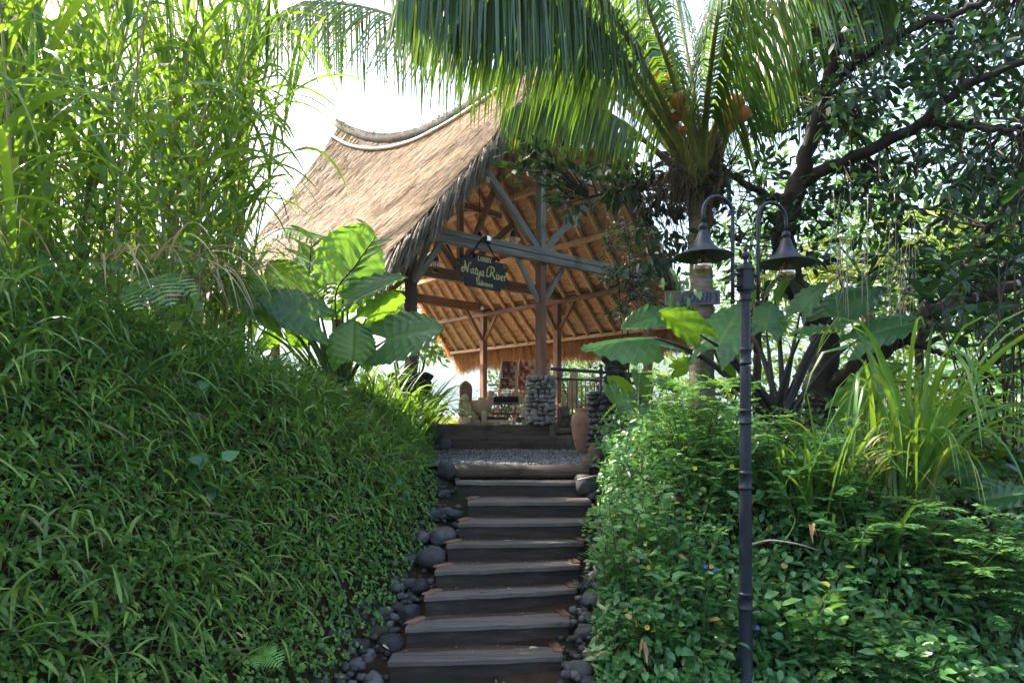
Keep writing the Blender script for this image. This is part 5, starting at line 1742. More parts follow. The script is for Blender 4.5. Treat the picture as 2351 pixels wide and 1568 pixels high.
BG = 'sunlit trees beyond the garden on the right'
small_tree('tree', 'sunlit tree far behind the lamp post, right of the palm trunk', 'tree', (5.6, 17.0, 1.4), (5.4, 17, 4.6), (2.1, 1.6, 2.2), 110, 14, .22, .10, M['bright_leaf'], BG)
small_tree('tree', 'tall yellow green tree behind the low tree limb', 'tree', (9.2, 17.5, 1.4), (9.2, 17.5, 5.6), (2.6, 1.8, 3.0), 150, 14, .24, .11, M['bright_leaf'], BG)
small_tree('tree', 'bright tree at the right edge behind the dark leaves', 'tree', (13.2, 17.5, 1.0), (13.0, 17.5, 5.0), (2.8, 2.0, 3.4), 150, 14, .24, .11, M['bright_leaf'], BG)
small_tree('tree', 'low sunlit bushy tree behind the long arching grass', 'tree', (6.6, 13.5, 1.5), (6.9, 13.5, 2.5), (2.0, 1.0, 1.0), 90, 15, .20, .09, M['bright_leaf'], BG, trunk_r=.07)
small_tree('tree', 'low bright bush near the right edge behind the whorled shrub', 'tree', (9.6, 12.8, 1.5), (9.6, 12.8, 2.5), (1.9, 1.0, 1.2), 90, 15, .20, .09, M['bright_leaf'], BG, trunk_r=.07)
small_tree('tree', 'big shady tree closing the view behind the dark glossy tree', 'tree', (8.6, 14.5, 1.5), (8.4, 14.0, 6.6), (3.4, 1.6, 2.6), 170, 16, .20, .09, M['bush_leaf'], BG)
small_tree('tree', 'tall shady tree at the upper right corner behind the limbs', 'tree', (12.8, 14.5, 1.5), (12.2, 14.2, 7.4), (3.2, 1.8, 3.4), 190, 16, .20, .09, M['bush_leaf'], BG)
small_tree('tree', 'shady tree between the coconut palm and the leaning dark trunk', 'tree', (5.2, 14.2, 1.6), (5.0, 14.2, 6.2), (1.5, 1.2, 2.2), 80, 15, .18, .08, M['bush_leaf'], BG)
small_tree('tree', 'low shady tree at the right edge behind the whorled shrub', 'tree', (8.6, 10.4, 1.6), (8.6, 10.6, 3.2), (1.5, 1.0, 1.5), 100, 16, .20, .09, M['bush_leaf'], BG, trunk_r=.08)
small_tree('tree', 'tree with light green hanging leaves behind the left half of the pavilion', 'tree', (-4.6, 26.5, -1.5), (-3.3, 25.5, 6.7), (2.3, 2.0, 2.2), 130, 16, .30, .17, M['bright_leaf'], None, spread=.4, tpl='heart')
small_tree('tree', 'yellow green bushy tree behind the cloth racks', 'tree', (.6, 24.5, -1.2), (.85, 24.5, 2.9), (2.0, 1.2, 1.6), 160, 17, .22, .11, M['bright_leaf'], 'trees below the pavilion floor')
small_tree('tree', 'thin leaved bright tree behind the railing and the newel', 'tree', (3.4, 23.0, -1.2), (3.3, 23, 3.6), (2.5, 1.2, 2.2), 190, 16, .18, .08, M['bright_leaf'], 'trees below the pavilion floor')


def far_palm(label, base, crown_, n, ll, mat, group, spans, trunk_r=.14, name='palm_tree'):
    base, crown_ = np.asarray(base, float), np.asarray(crown_, float)
    t = thing(name, label, 'palm tree', base, group)
    palm_trunk('trunk', [base, (base + crown_) / 2 + [.1, 0, 0], crown_], [trunk_r * 1.2, trunk_r, trunk_r * .9], M['bark_palm'], t, 10)
    for k in range(n):
        a_ = k * 6.283 / n + rng.uniform(-.2, .2)
        el = rng.uniform(.2, 1.0)
        d = np.array([math.cos(a_), math.sin(a_), 0])
        Ls = spans * rng.uniform(.85, 1.1)
        cps = [crown_, crown_ + d * Ls * .25 + [0, 0, Ls * .22 * el], crown_ + d * Ls * .55 + [0, 0, Ls * (.34 * el)], crown_ + d * Ls * .85 + [0, 0, Ls * (.25 * el - .12)], crown_ + d * Ls * 1.02 + [0, 0, Ls * (.02 * el - .32)]]
        lm_, rm_ = MB(), MB()
        frond(lm_, rm_, cps, 52, ll, .045, 1.5, .03, .12, v=(0, 1), segs=4)
        o_ = lm_.build('frond', mat, t)
        rm_.build('midrib', M['frond_rib'], o_)
    return t


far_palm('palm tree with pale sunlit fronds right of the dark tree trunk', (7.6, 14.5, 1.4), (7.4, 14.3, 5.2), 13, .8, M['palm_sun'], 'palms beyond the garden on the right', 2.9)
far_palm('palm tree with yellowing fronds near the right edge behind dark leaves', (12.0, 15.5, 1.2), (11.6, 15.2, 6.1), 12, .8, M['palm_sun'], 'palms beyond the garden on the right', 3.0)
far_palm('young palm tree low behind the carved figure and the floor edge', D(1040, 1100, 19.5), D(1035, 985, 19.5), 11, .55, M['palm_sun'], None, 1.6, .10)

# tree trunk behind the tall grass on the left
tb = np.array([-4.65, 11.5, 2.5])
t = thing('palm_tree', 'rough dark palm trunk rising behind the tall grass on the left', 'palm tree', tb)
palm_trunk('trunk', [tb, D(528, 620, 11.5), D(540, 420, 11.5), D(556, 250, 11.5), D(575, 60, 11.4), D(590, -160, 11.3)], [.22, .17, .165, .16, .15, .14], M['bark_palm'], t)
mb = MB()
n = 260
q = smooth_path([D(528, 620, 11.3), D(540, 420, 11.3), D(556, 250, 11.3), D(570, 100, 11.3)], 60)[rng.integers(0, 60, n)] + rng.normal(0, .13, (n, 3))
leaves(mb, q, rand_dirs(n, -.8, .4), rand_dirs(n, 0, 1), rng.uniform(.06, .14, n), .05, None, 'heart')
mb.build('climbing_leaves', M['vine'], t)
for k in range(9):
    c_ = D(592, -170, 11.3)
    a_ = k * .698
    d = np.array([math.cos(a_), math.sin(a_), 0])
    lm_, rm_ = MB(), MB()
    frond(lm_, rm_, [c_, c_ + d * .9 + [0, 0, .5], c_ + d * 1.9 + [0, 0, .5], c_ + d * 2.7 + [0, 0, -.2], c_ + d * 3.0 + [0, 0, -.9]], 56, .9, .045, 1.7, .03, v=(.4, 1), segs=4)
    o = lm_.build('frond', M['palm'], t)
    rm_.build('midrib', M['frond_rib'], o)

# ---------------------------------------------------------------- elephant ears


def ear_plant(label, base, specs, stalk, group=None, r0=.035, name='elephant_ear'):
    """specs: (base px,py,Y, tip px,py,Y, facing, width in m, value)"""
    base = np.asarray(base, float)
    t = thing(name, label, 'plant', base, group)
    for (b, tp, fc, w, v, *kw) in specs:
        b_, t_ = D(*b), D(*tp)
        kw = kw[0] if kw else {}
        mb_ = MB()
        bigleaf(mb_, b_, t_, fc, w, v=v, **kw)
        o_ = mb_.build('leaf', M['alocasia'], t)
        mb_ = MB()
        st = base + rng.normal(0, .05, 3) * [1, 1, 0]
        L = np.linalg.norm(b_ - st)
        out = nrm(b_ - st)
        mid = st + (b_ - st) * .55 + np.array([0, 0, .10 * L]) * (1 if out[2] < .95 else .3)
        tube(mb_, smooth_path([st, mid, b_ - nrm(t_ - b_) * .01], 16), np.linspace(r0, .011, 16), 8, rng.uniform())
        mb_.build('stalk', stalk, o_)
    return t


EL = [
    ((788, 648, 8.45), (838, 519, 8.75), (-.1, .75, .55), .86, .95, dict(lobe=.30, wav=.035, fold=-.06, droop=.06)),
    ((684, 676, 8.35), (615, 597, 8.25), (-.3, -.85, .45), .56, .2, dict(fold=.25)),
    ((722, 735, 7.95), (592, 676, 7.65), (.12, -.86, .5), .62, .15, dict(lobe=.45, fold=.18, droop=.10, wav=.05)),
    ((800, 688, 8.2), (928, 622, 8.3), (.0, -.6, .8), .50, .12, dict(lobe=.35, fold=.35, wav=.05)),
    ((842, 730, 8.4), (922, 676, 8.7), (.2, .55, .8), .62, .8, dict(lobe=.55, fold=.1)),
    ((888, 780, 7.9), (1013, 745, 7.75), (.12, -.92, .4), .64, .08, dict(lobe=.55, fold=.12, wav=.035)),
    ((806, 826, 8.0), (810, 731, 8.0), (.1, -.9, .3), .58, .55, dict(lobe=.3, fold=.15)),
    ((729, 692, 8.7), (717, 640, 8.9), (0, .8, .5), .60, .75, dict(lobe=.3)),
    ((705, 634, 8.9), (696, 560, 9.1), (.2, .8, .4), .42, .6, {}),
    ((622, 668, 8.6), (560, 640, 8.6), (-.1, .5, .8), .36, .8, {}),
    ((636, 722, 7.9), (505, 618, 7.8), (.25, -.85, .5), .48, .3, dict(lobe=.3, fold=.2)),
    ((702, 752, 8.6), (660, 790, 8.5), (-.2, .6, .7), .55, .9, {}),
    ((760, 700, 8.9), (850, 672, 9.2), (.1, .7, .6), .52, .95, {}),
    ((590, 750, 8.6), (560, 690, 8.8), (-.1, .7, .6), .42, .9, {}),
    ((640, 770, 8.8), (590, 800, 8.6), (-.1, .6, .8), .38, .95, {}),
]
ear_plant('big elephant ear plant left of the stairs with one leaf glowing green against the roof', D(775, 925, 8.5), EL, M['petiole'])
ER = [
    ((1503, 775, 8.2), (1338, 772, 7.9), (-.2, -.6, .8), .50, .3, dict(lobe=.12, droop=.18, curl=.25, fold=-.1)),
    ((1533, 722, 8.5), (1428, 742, 8.3), (-.1, -.75, .65), .44, .1, dict(droop=.15)),
    ((1606, 768, 7.9), (1517, 702, 7.8), (-.2, .35, .9), .44, .85, dict(fold=.2, wav=.035, waves=5)),
    ((1640, 800, 7.9), (1705, 690, 8.0), (-.3, -.8, .5), .56, .55, dict(lobe=.3, fold=.1)),
    ((1760, 758, 8.2), (1772, 690, 8.3), (.2, -.8, .5), .45, .15, {}),
    ((1838, 716, 7.9), (1893, 640, 8.0), (-.2, -.35, .9), .38, .3, dict(fold=.35, wav=.06)),
    ((1910, 728, 8.1), (2020, 650, 8.2), (-.1, -.5, .85), .62, .15, dict(wav=.04)),
    ((1842, 768, 7.6), (1936, 752, 7.5), (.1, -.35, .95), .40, .25, dict(fold=.3, wav=.06)),
    ((1974, 778, 7.8), (2135, 712, 7.7), (.1, -.55, .8), .52, .2, dict(droop=.2, wav=.05)),
    ((1925, 935, 7.9), (2055, 832, 8.2), (.1, .75, .5), .52, .95, dict(lobe=.3)),
    ((1700, 720, 8.6), (1740, 660, 8.8), (.1, .6, .8), .50, .7, {}),
    ((1560, 800, 8.4), (1480, 780, 8.4), (-.2, -.4, .9), .36, .1, {}),
    ((1780, 690, 8.7), (1830, 620, 8.9), (.2, .5, .8), .45, .6, {}),
    ((1950, 700, 8.5), (2060, 690, 8.6), (.1, -.4, .9), .5, .05, {}),
    ((1690, 850, 8.6), (1650, 800, 8.8), (0, .6, .8), .5, .85, {}),
]
eb = D(1792, 960, 7.9)
ear_plant('dark stalked elephant ear plant spreading huge leaves behind the lamp post', eb, ER, M['petiole_dark'], r0=.042)
mb = MB()
tube(mb, smooth_path([eb + [0, 0, .06], eb + [.02, .05, -.3], [eb[0], eb[1] + .1, 1.3]], 12), np.linspace(.09, .12, 12), 10)
n = 60
strips(mb, np.tile(eb, (n, 1)) + rng.normal(0, .06, (n, 3)), rand_dirs(n, -.8, .3), rng.uniform(.2, .5, n), .05, 1.2, 4, shape='blade')
tag(mb.build('plant_stem', M['bark_dark']), 'short dark stem wrapped in withered sheaths under the spreading elephant ears', 'stem')
EX = [((2180, 1290, 5.9), (2060, 1250, 6.0), (-.2, .5, .8), .42, .9, {}), ((2250, 1150, 5.8), (2370, 1120, 5.7), (.1, -.4, .9), .46, .15, {}), ((2200, 1100, 6.2), (2290, 1060, 6.3), (.2, -.4, .9), .40, .2, {}),
      ((2050, 1170, 6.4), (1990, 1130, 6.6), (-.3, .5, .8), .34, .9, {}), ((2150, 1160, 6.2), (2080, 1040, 6.2), (-.2, -.6, .7), .40, .2, {})]
ear_plant('lower elephant ear plant at the right edge under the arching grass', D(2230, 1400, 6.0), EX, M['petiole_dark'], r0=.028)
EM = [((1440, 900, 9.4), (1395, 860, 9.3), (-.3, .4, .8), .26, .9, {}), ((1420, 925, 9.0), (1375, 960, 8.8), (-.3, .3, .8), .26, .9, {}), ((1470, 860, 9.4), (1490, 920, 9.2), (.2, -.7, .6), .28, .3, {}),
      ((1510, 870, 9.2), (1560, 900, 9.0), (.3, -.6, .6), .30, .2, {}), ((1440, 905, 8.8), (1432, 960, 8.7), (-.1, -.85, .5), .26, .35, {}), ((1470, 935, 8.6), (1475, 985, 8.5), (.1, -.85, .5), .28, .4, {}),
      ((1400, 885, 9.2), (1420, 930, 9.0), (0, -.8, .6), .22, .3, {}), ((1465, 975, 8.4), (1462, 1020, 8.3), (0, -.85, .5), .26, .4, {}), ((1530, 935, 8.6), (1580, 960, 8.5), (.2, -.6, .7), .28, .2, {}), ((1410, 1010, 8.2), (1440, 1060, 8.0), (-.2, -.7, .6), .22, .3, {}),
      ((1550, 850, 9.3), (1600, 830, 9.3), (.2, .6, .7), .34, .9, {}), ((1500, 990, 8.2), (1540, 1020, 8.1), (.2, -.7, .7), .22, .5, {})]
ear_plant('heart leaved plant with pale glossy leaves climbing beside the cobble wall', D(1465, 1040, 8.9), EM, M['petiole'], r0=.012, name='heart_leaf_plant')
# ---------------------------------------------------------------- left bank cover


def on_ground(X, Y, e=.02):
    z = H(X, Y)
    nx = (H(X - e, Y) - H(X + e, Y)) / (2 * e)
    ny = (H(X, Y - e) - H(X, Y + e)) / (2 * e)
    return np.stack([X, Y, z], -1), nrm(np.stack([nx, ny, np.ones_like(nx)], -1))


def left_points(n, dlo=0.0, dhi=3.2, y0=2.4, y1=12.4, near=1.0):
    Y = y0 + (y1 - y0) * rng.uniform(0, 1, n) ** near
    WL = np.interp(Y, [0, 4, 7, 10, 12.6], [2.3, 2.2, 1.8, 1.0, .6])
    d = dlo + (np.minimum(dhi, WL + .5) - dlo) * rng.uniform(0, 1, n)
    return footL(Y) - d, Y, d / WL


X, Y, s = left_points(30000, .10, 3.2, 2.4, 12.2, 1.25)
keep = rng.uniform(0, 1, len(X)) < np.clip(.35 + s * 1.3, 0, 1) * np.clip(.75 + .5 * np.sin(X * 3.1 + Y * 1.4) * np.sin(Y * 2.7 - X * 1.9), .25, 1)
X, Y, s = X[keep], Y[keep], s[keep]
P, Nn = on_ground(X, Y)
n = len(P)
mb = MB()
patch = np.sin(X * 1.7 + Y) * np.sin(Y * 1.3 - X * .6)
d = nrm(Nn * .6 + np.array([0, 0, .6]) + rng.normal(0, .8, (n, 3)))
vv = np.clip(rng.uniform(0, .9, n) ** 1.1 + .10 * patch, 0, .9)
dry = rng.uniform(0, 1, n) < .10 + .08 * (patch > .3)
vv[dry] = rng.uniform(.9, 1, dry.sum())
strips(mb, P, d, rng.uniform(.12, .42, n) * (.6 + .6 * s) * (1 + .45 * patch), rng.uniform(.008, .030, n), rng.uniform(.4, 2.2, n), 6, v=vv, shape='blade', fold=.25, twist=.6)
# bigger coarse blades standing out of the mat
X, Y, s = left_points(4200, .35, 3.0, 2.4, 10.5, 1.3)
P2, N2 = on_ground(X, Y)
m = len(P2)
strips(mb, P2 + N2 * .04, nrm(N2 * .6 + np.array([0, -.1, .6]) + rng.normal(0, .75, (m, 3))), rng.uniform(.16, .44, m), rng.uniform(.016, .034, m), rng.uniform(.5, 2.2, m), 8, v=np.where(rng.uniform(0, 1, m) < .08, .95, rng.uniform(.2, .9, m)), shape='blade', fold=.25, twist=.5)
# runners: leafy grass stems with blades set along them
m = 2600
X, Y, s = left_points(m, .25, 3.0, 2.4, 11.8, 1.2)
P, Nn = on_ground(X, Y)
for k in range(4):
    q = P + Nn * (.06 + .055 * k) + rng.normal(0, .02, (m, 3))
    d = nrm(Nn * .5 + rng.normal(0, .7, (m, 3)) + [0, 0, .3])
    strips(mb, q, d, rng.uniform(.10, .24, m), rng.uniform(.012, .026, m), rng.uniform(.6, 1.8, m), 4, v=rng.uniform(0, .9, m), shape='blade', fold=.2)
o = tag(mb.build('grass', M['bank_grass']), 'broad bladed wild grass covering the left bank', 'grass', kind='stuff')
# taller arching blades near the crest
mb = MB()
X, Y, s = left_points(1200, 1.1, 3.0, 2.6, 6.4)
P, Nn = on_ground(X, Y)
n = len(P)
strips(mb, P, nrm(Nn * .4 + [.15, -.1, .9] + rng.normal(0, .35, (n, 3))), rng.uniform(.35, .8, n), rng.uniform(.014, .032, n), rng.uniform(.8, 2.2, n), 8, v=rng.uniform(0, .9, n), shape='blade', fold=.25)
tag(mb.build('crest_grass', M['bank_grass']), 'longer arching grass along the crest of the left bank', 'grass', kind='stuff')
# small leaved ground cover near the stairs
mb = MB()
X, Y, s = left_points(15000, .0, 1.5, 3.0, 12.4, 1.15)
keep = rng.uniform(0, 1, len(X)) < np.clip(1.15 - s * .95, .12, 1)
X, Y = X[keep], Y[keep]
bare = (np.sin(X * 3 + Y * 2.1) * np.sin(Y * 2.9) > .72) & (footL(Y) - X < .45)
X, Y = X[~bare], Y[~bare]
P, Nn = on_ground(X, Y)
n = len(P)
lift = rng.uniform(.01, .12, n)[:, None]
P = P + Nn * lift
vv = rng.uniform(0, 1, n)
for k in range(3):
    a_ = k * 2.1 + rng.uniform(0, 6, n)
    t1 = nrm(np.cross(Nn, [0.3, 1, .1])); t2 = np.cross(Nn, t1)
    d = t1 * np.cos(a_)[:, None] + t2 * np.sin(a_)[:, None] + Nn * .25
    leaves(mb, P, d, nrm(Nn + [0, 0, .8] + rng.normal(0, .3, (n, 3))), rng.uniform(.022, .050, n), rng.uniform(.02, .036, n), vv, 'obovate', .2)
tag(mb.build('ground_cover', M['clover']), 'small round leaved ground cover at the foot of the left bank', 'ground cover', kind='stuff')
# a few broader leaved weeds on the bank
for (px, py, Yd, sc, lab) in ((430, 1140, 5.4, .13, 'broad leaved weed in the middle of the left bank'), (420, 1300, 4.9, .13, 'toothed weed with blue green leaves low on the left bank'), (880, 690, 7.2, .10, 'nettle leaved weed near the crest of the left bank'), (770, 1500, 4.6, .10, 'bluish leaved weed beside the bright fern'),
                             (150, 690, 4.9, .16, 'cluster of rounded creeper leaves at the left edge below the tall grass'), (330, 700, 5.2, .13, 'creeper leaves on the crest under the dry straw')):
    Xw = (px - 1175.5) / F * Yd
    p = np.array([Xw, Yd, H(Xw, Yd)])
    n = 18
    mb = MB()
    q = p + rng.normal(0, 1, (n, 3)) * [.16, .12, .10] + [0, -.05, .14]
    leaves(mb, q, nrm(rng.normal(0, 1, (n, 3)) + [.3, -.6, -.2]), nrm(np.array([.4, -.6, .8]) + rng.normal(0, .3, (n, 3))), sc * rng.uniform(.7, 1.2, n), sc * .8, rng.uniform(0, .7, n), 'heart', .2)
    for k in range(n):
        tube(mb, smooth_path([p, (p + q[k]) / 2 + [0, 0, .05], q[k]], 5), .003, 4)
    tag(mb.build('weed', M['bush_leaf']), lab, 'weed', 'broad leaved weeds on the left bank')


def fern(label, base, fr, L, mat, group=None):
    t = thing('fern', label, 'fern', base, group)
    for d0, sz in fr:
        mb_ = MB()
        d0 = nrm(np.array(d0, float))
        path = smooth_path([base, base + d0 * L * sz * .5 + [0, 0, .03], base + d0 * L * sz + [0, 0, -.10 * L]], 26)
        T_, N_, B_ = frames(path)
        tube(mb_, path, np.linspace(.004, .0015, 26), 5)
        for sg in (-1, 1):
            i = np.arange(3, 26, 2)
            side = nrm(np.cross(T_[i], [0, -.6, .8])) * sg
            f = (i - 3) / 23
            w = .36 * L * sz * (np.sin(np.pi * np.clip(f * .85 + .18, 0, 1)))
            strips(mb_, path[i], side + T_[i] * .35, w, .017 * L / .3 * sz, .25, 4, v=rng.uniform(0, 1, len(i)), side=T_[i], shape='blade')
        mb_.build('frond', mat, t)
    return t


Yd = 4.55
Xw = (600 - 1175.5) / F * Yd
bs = np.array([Xw, Yd, H(Xw, Yd) + .03])
bs = D(585, 1512, 4.35)
fern('bright green fern low on the left bank', bs, [((.75, -.5, .12), .95), ((.8, -.35, .45), .7), ((.35, -.8, .1), .6)], .28, M['fern'])
fern('blue green fern hanging from the crest of the left bank', D(330, 640, 4.9), [((.6, -.5, -.35), 1.0), ((.9, -.2, -.2), .9), ((.3, -.7, -.5), .9), ((-.4, -.5, .1), .8)], .5, M['bush_leaf'])

# tall cane grass ---------------------------------------------------


def cane_clump(label, c, ncane, h, rad, leafL, lean=(0, 0), dense=10):
    base = np.array([c[0], c[1], H(c[0], c[1])])
    t = thing('tall_grass', label, 'tall grass', base, 'clumps of tall cane grass on the crest of the left bank')
    lm_, sm_, dm_ = MB(), MB(), MB()
    for k in range(ncane):
        x, y = c[0] + rng.normal(0, rad), c[1] + rng.normal(0, rad)
        hh = h * rng.uniform(.55, 1.1)
        b = np.array([x, y, H(x, y) - .05])
        ln = np.array([lean[0] + rng.normal(0, .12), lean[1] + rng.normal(0, .10), 0])
        path = smooth_path([b, b + ln * hh * .25 + [0, 0, hh * .5], b + ln * hh * .8 + [0, 0, hh]], 24)
        tube(sm_, path, np.linspace(.015, .006, 24), 6, rng.uniform())
        m_ = dense
        f = np.sort(rng.uniform(.12, 1.0, m_))
        idx = (f * 23)
        P_ = np.stack([np.interp(idx, np.arange(24), path[:, j]) for j in range(3)], -1)
        a_ = rng.uniform(0, 6.283) + np.arange(m_) * 3.1416 + rng.normal(0, .5, m_)
        d = np.stack([np.cos(a_) * .55, np.sin(a_) * .55, rng.uniform(.7, 1.5, m_)], -1)
        strips(lm_, P_, d, leafL * rng.uniform(.7, 1.45, m_), rng.uniform(.022, .062, m_), rng.uniform(1.0, 2.6, m_), 12, v=rng.uniform(0, .95, m_), shape='blade', fold=.22, power=1.25, twist=.5)
        # top whorl, more upright
        m2 = 4
        a_ = rng.uniform(0, 6.283, m2)
        d = np.stack([np.cos(a_) * .25, np.sin(a_) * .25, np.ones(m2)], -1)
        strips(lm_, np.tile(path[-1], (m2, 1)), d, leafL * rng.uniform(.8, 1.4, m2), rng.uniform(.028, .06, m2), rng.uniform(.5, 1.5, m2), 11, v=rng.uniform(0, .9, m2), shape='blade', fold=.22, power=1.6)
        m3 = 3
        f3_ = rng.uniform(.05, .45, m3) * 23
        P_ = np.stack([np.interp(f3_, np.arange(24), path[:, j]) for j in range(3)], -1)
        strips(dm_, P_, rand_dirs(m3, -.3, .7), rng.uniform(.3, .7, m3), rng.uniform(.012, .03, m3), rng.uniform(1, 2.5, m3), 7, shape='blade', fold=.2)
    o_ = sm_.build('canes', M['cane_stem'], t)
    lm_.build('blades', M['cane_blade'], t)
    dm_.build('withered_blades', M['dry_blade'], t)


CG = [('tall grass clump at the left edge of the photo, its blades hanging low', (-3.6, 4.4), 14, 2.6, .22, 1.15, (-.02, -.05), 10),
      ('tall grass clump behind the left edge one, filling the upper left corner', (-4.3, 5.5), 19, 3.1, .34, 1.2, (0, 0), 11),
      ('tall grass clump with thick pale canes, between the corner and the middle clumps', (-3.75, 6.0), 18, 3.3, .25, 1.2, (.02, 0), 10),
      ('tall grass clump in the middle of the row, topmost blades glowing yellow green', (-3.55, 7.0), 24, 3.9, .28, 1.25, (.03, 0), 11),
      ('tall grass clump nearest the thatched roof, long blades arching toward the ridge', (-3.55, 7.9), 26, 4.3, .25, 1.45, (.05, .0), 12),
      ('tall grass clump standing back beside the rough palm trunk', (-4.5, 8.6), 17, 4.6, .38, 1.25, (.02, 0), 10),
      ('rearmost tall grass clump at the left, seen through the others', (-5.6, 7.6), 14, 4.0, .42, 1.2, (0, 0), 10)]
for cl in CG:
    cane_clump(*cl)
# vine growing through the tall grass
mb = MB()
n = 3000
Yv = rng.uniform(5.0, 8.6, n)
Xv = -rng.uniform(.46, .80, n) * Yv
Zv = CZ + .9 + rng.uniform(0, 1, n) ** 1.6 * 2.1 + .3 * np.sin(Xv * 3)
P = np.stack([Xv, Yv, Zv], -1)
leaves(mb, P, nrm(rng.normal(0, 1, (n, 3)) + [.2, -.2, -.7]), nrm(rng.normal(0, .7, (n, 3)) + [0, -.4, .7]), rng.uniform(.05, .12, n), rng.uniform(.04, .09, n), None, 'heart', .25)
for k in range(130):
    p = P[rng.integers(0, n)]
    tube(mb, smooth_path([[p[0], p[1], H(p[0], p[1])], p * .5 + np.array([p[0], p[1], CZ + .9]) * .5 + rng.normal(0, .12, 3), p], 10), .004, 4, cap=False)
tag(mb.build('vine_foliage', M['vine']), 'yellow green vine leaves tangled through the tall grass on the left', 'vine', kind='stuff')
# withered straw hanging from the crest
mb = MB()
st = []
for px, py, Yd in ((470, 590, 5.2), (560, 610, 5.6), (380, 600, 5.0), (640, 640, 6.0), (520, 640, 5.3), (300, 590, 4.8)):
    for k in range(7):
        p = D(px - 50 + rng.normal(0, 28), py + rng.normal(0, 12), Yd + rng.normal(0, .1))
        st.append((p, (rng.uniform(.1, 1.1), rng.uniform(-.6, .1), rng.uniform(.15, .8)), rng.uniform(.4, .95)))
strips(mb, np.array([s_[0] for s_ in st]), np.array([s_[1] for s_ in st]), np.array([s_[2] for s_ in st]), rng.uniform(.008, .026, len(st)), rng.uniform(1.6, 3.2, len(st)), 10, shape='blade', fold=.2)
tag(mb.build('dry_grass', M['dry_blade']), 'withered straw coloured grass hanging over the crest of the left bank', 'dry grass', kind='stuff')
# fallen bits on the bank
for px, py, Yd, L, W_, lab in ((507, 1436, 4.55, .075, .035, 'brown half round dead leaf on the lower left bank'), (828, 1385, 5.0, .10, .03, 'pale dead leaf near the stairs edge of the left bank'), (735, 1508, 4.6, .11, .025, 'grey withered leaf beside the bare earth at the lower left'), (560, 1290, 4.8, .11, .018, 'narrow grey dead leaf in the middle of the left bank'), (880, 1290, 5.7, .07, .03, 'tan dead leaf above the cobbles on the left')):
    Xw = (px - 1175.5) / F * Yd
    p = np.array([Xw, Yd, H(Xw, Yd)])
    _, nn = on_ground(np.array([Xw]), np.array([Yd]))
    mb = MB()
    leaves(mb, [p + nn[0] * .12], [(.8, -.3, -.3)], nn, L, W_, .7, 'ovate', .4)
    tag(mb.build('fallen_leaf', M['dead_leaf']), lab, 'leaf', 'dead leaves on the left bank')

# strap leaved lilies beside the landing
LI = [((-1.75, 9.1), 34, .95, 'strap leaved lily clump in front of the big elephant ear, nearest the camera'), ((-1.5, 9.8), 40, 1.15, 'strap leaved lily clump overhanging the gravel landing'), ((-1.6, 10.5), 40, 1.2, 'strap leaved lily clump at the foot of the left corner post'),
      ((-2.1, 9.7), 34, 1.1, 'strap leaved lily clump behind the elephant ear stalks'), ((-2.3, 8.7), 26, .8, 'strap leaved lily clump left of the elephant ear stalks'), ((-1.45, 8.8), 22, .65, 'small strap leaved lily clump above the cobbles by the log')]
for (cx, cy), nb, L, lab in LI:
    base = np.array([cx, cy, H(cx, cy)])
    t = thing('strap_lily', lab, 'lily', base, 'strap leaved lilies left of the landing')
    for q in range(3):
        mb = MB()
        n = nb
        P = base + rng.normal(0, .09, (n, 3)) * [1.5, 1.5, .2]
        a_ = rng.uniform(0, 6.283, n)
        d = np.stack([np.cos(a_) * .5, np.sin(a_) * .5, rng.uniform(.7, 1.3, n)], -1)
        strips(mb, P, d, L * rng.uniform(.6, 1.25, n), rng.uniform(.028, .048, n), rng.uniform(.5, 1.9, n), 8, shape='blade', fold=.3, power=1.4)
        mb.build('leaf_fan', M['lily'], t)
# ginger stems over the elephant ear
for (b, e, npair, lab) in (((705, 690, 8.6), (716, 548, 8.6), 5, 'upright ginger shoot with paired pointed leaves left of the glowing leaf'), ((772, 672, 8.1), (862, 545, 8.0), 5, 'leaning ginger shoot crossing in front of the glowing leaf')):
    p0, p1 = D(*b), D(*e)
    t = thing('ginger_shoot', lab, 'plant', p0, 'ginger shoots by the elephant ear')
    base = np.array([p0[0], p0[1] + .1, H(p0[0], p0[1] + .1)])
    path = smooth_path([base, (base + p0) / 2 + [0, .03, .1], p0, (p0 + p1) / 2, p1], 26)
    mb = MB(); tube(mb, path, np.linspace(.014, .006, 26), 6); mb.build('stem', M['petiole_dark'], t)
    mb = MB()
    i = np.linspace(14, 25, npair * 2).astype(int)
    sd = np.where(np.arange(len(i)) % 2 == 0, 1, -1)[:, None]
    d = np.array([1, .0, .0]) * sd + np.array([0, 0, .45]) + nrm(p1 - p0) * .7 + rng.normal(0, .12, (len(i), 3))
    strips(mb, path[i], d, rng.uniform(.28, .42, len(i)), rng.uniform(.05, .075, len(i)), rng.uniform(.3, .9, len(i)), 8, v=rng.uniform(.4, 1, len(i)), side=nrm(np.cross(d, [0, -.8, .5])), shape='blade', fold=.15)
    mb.build('leaves', M['lily'], t)
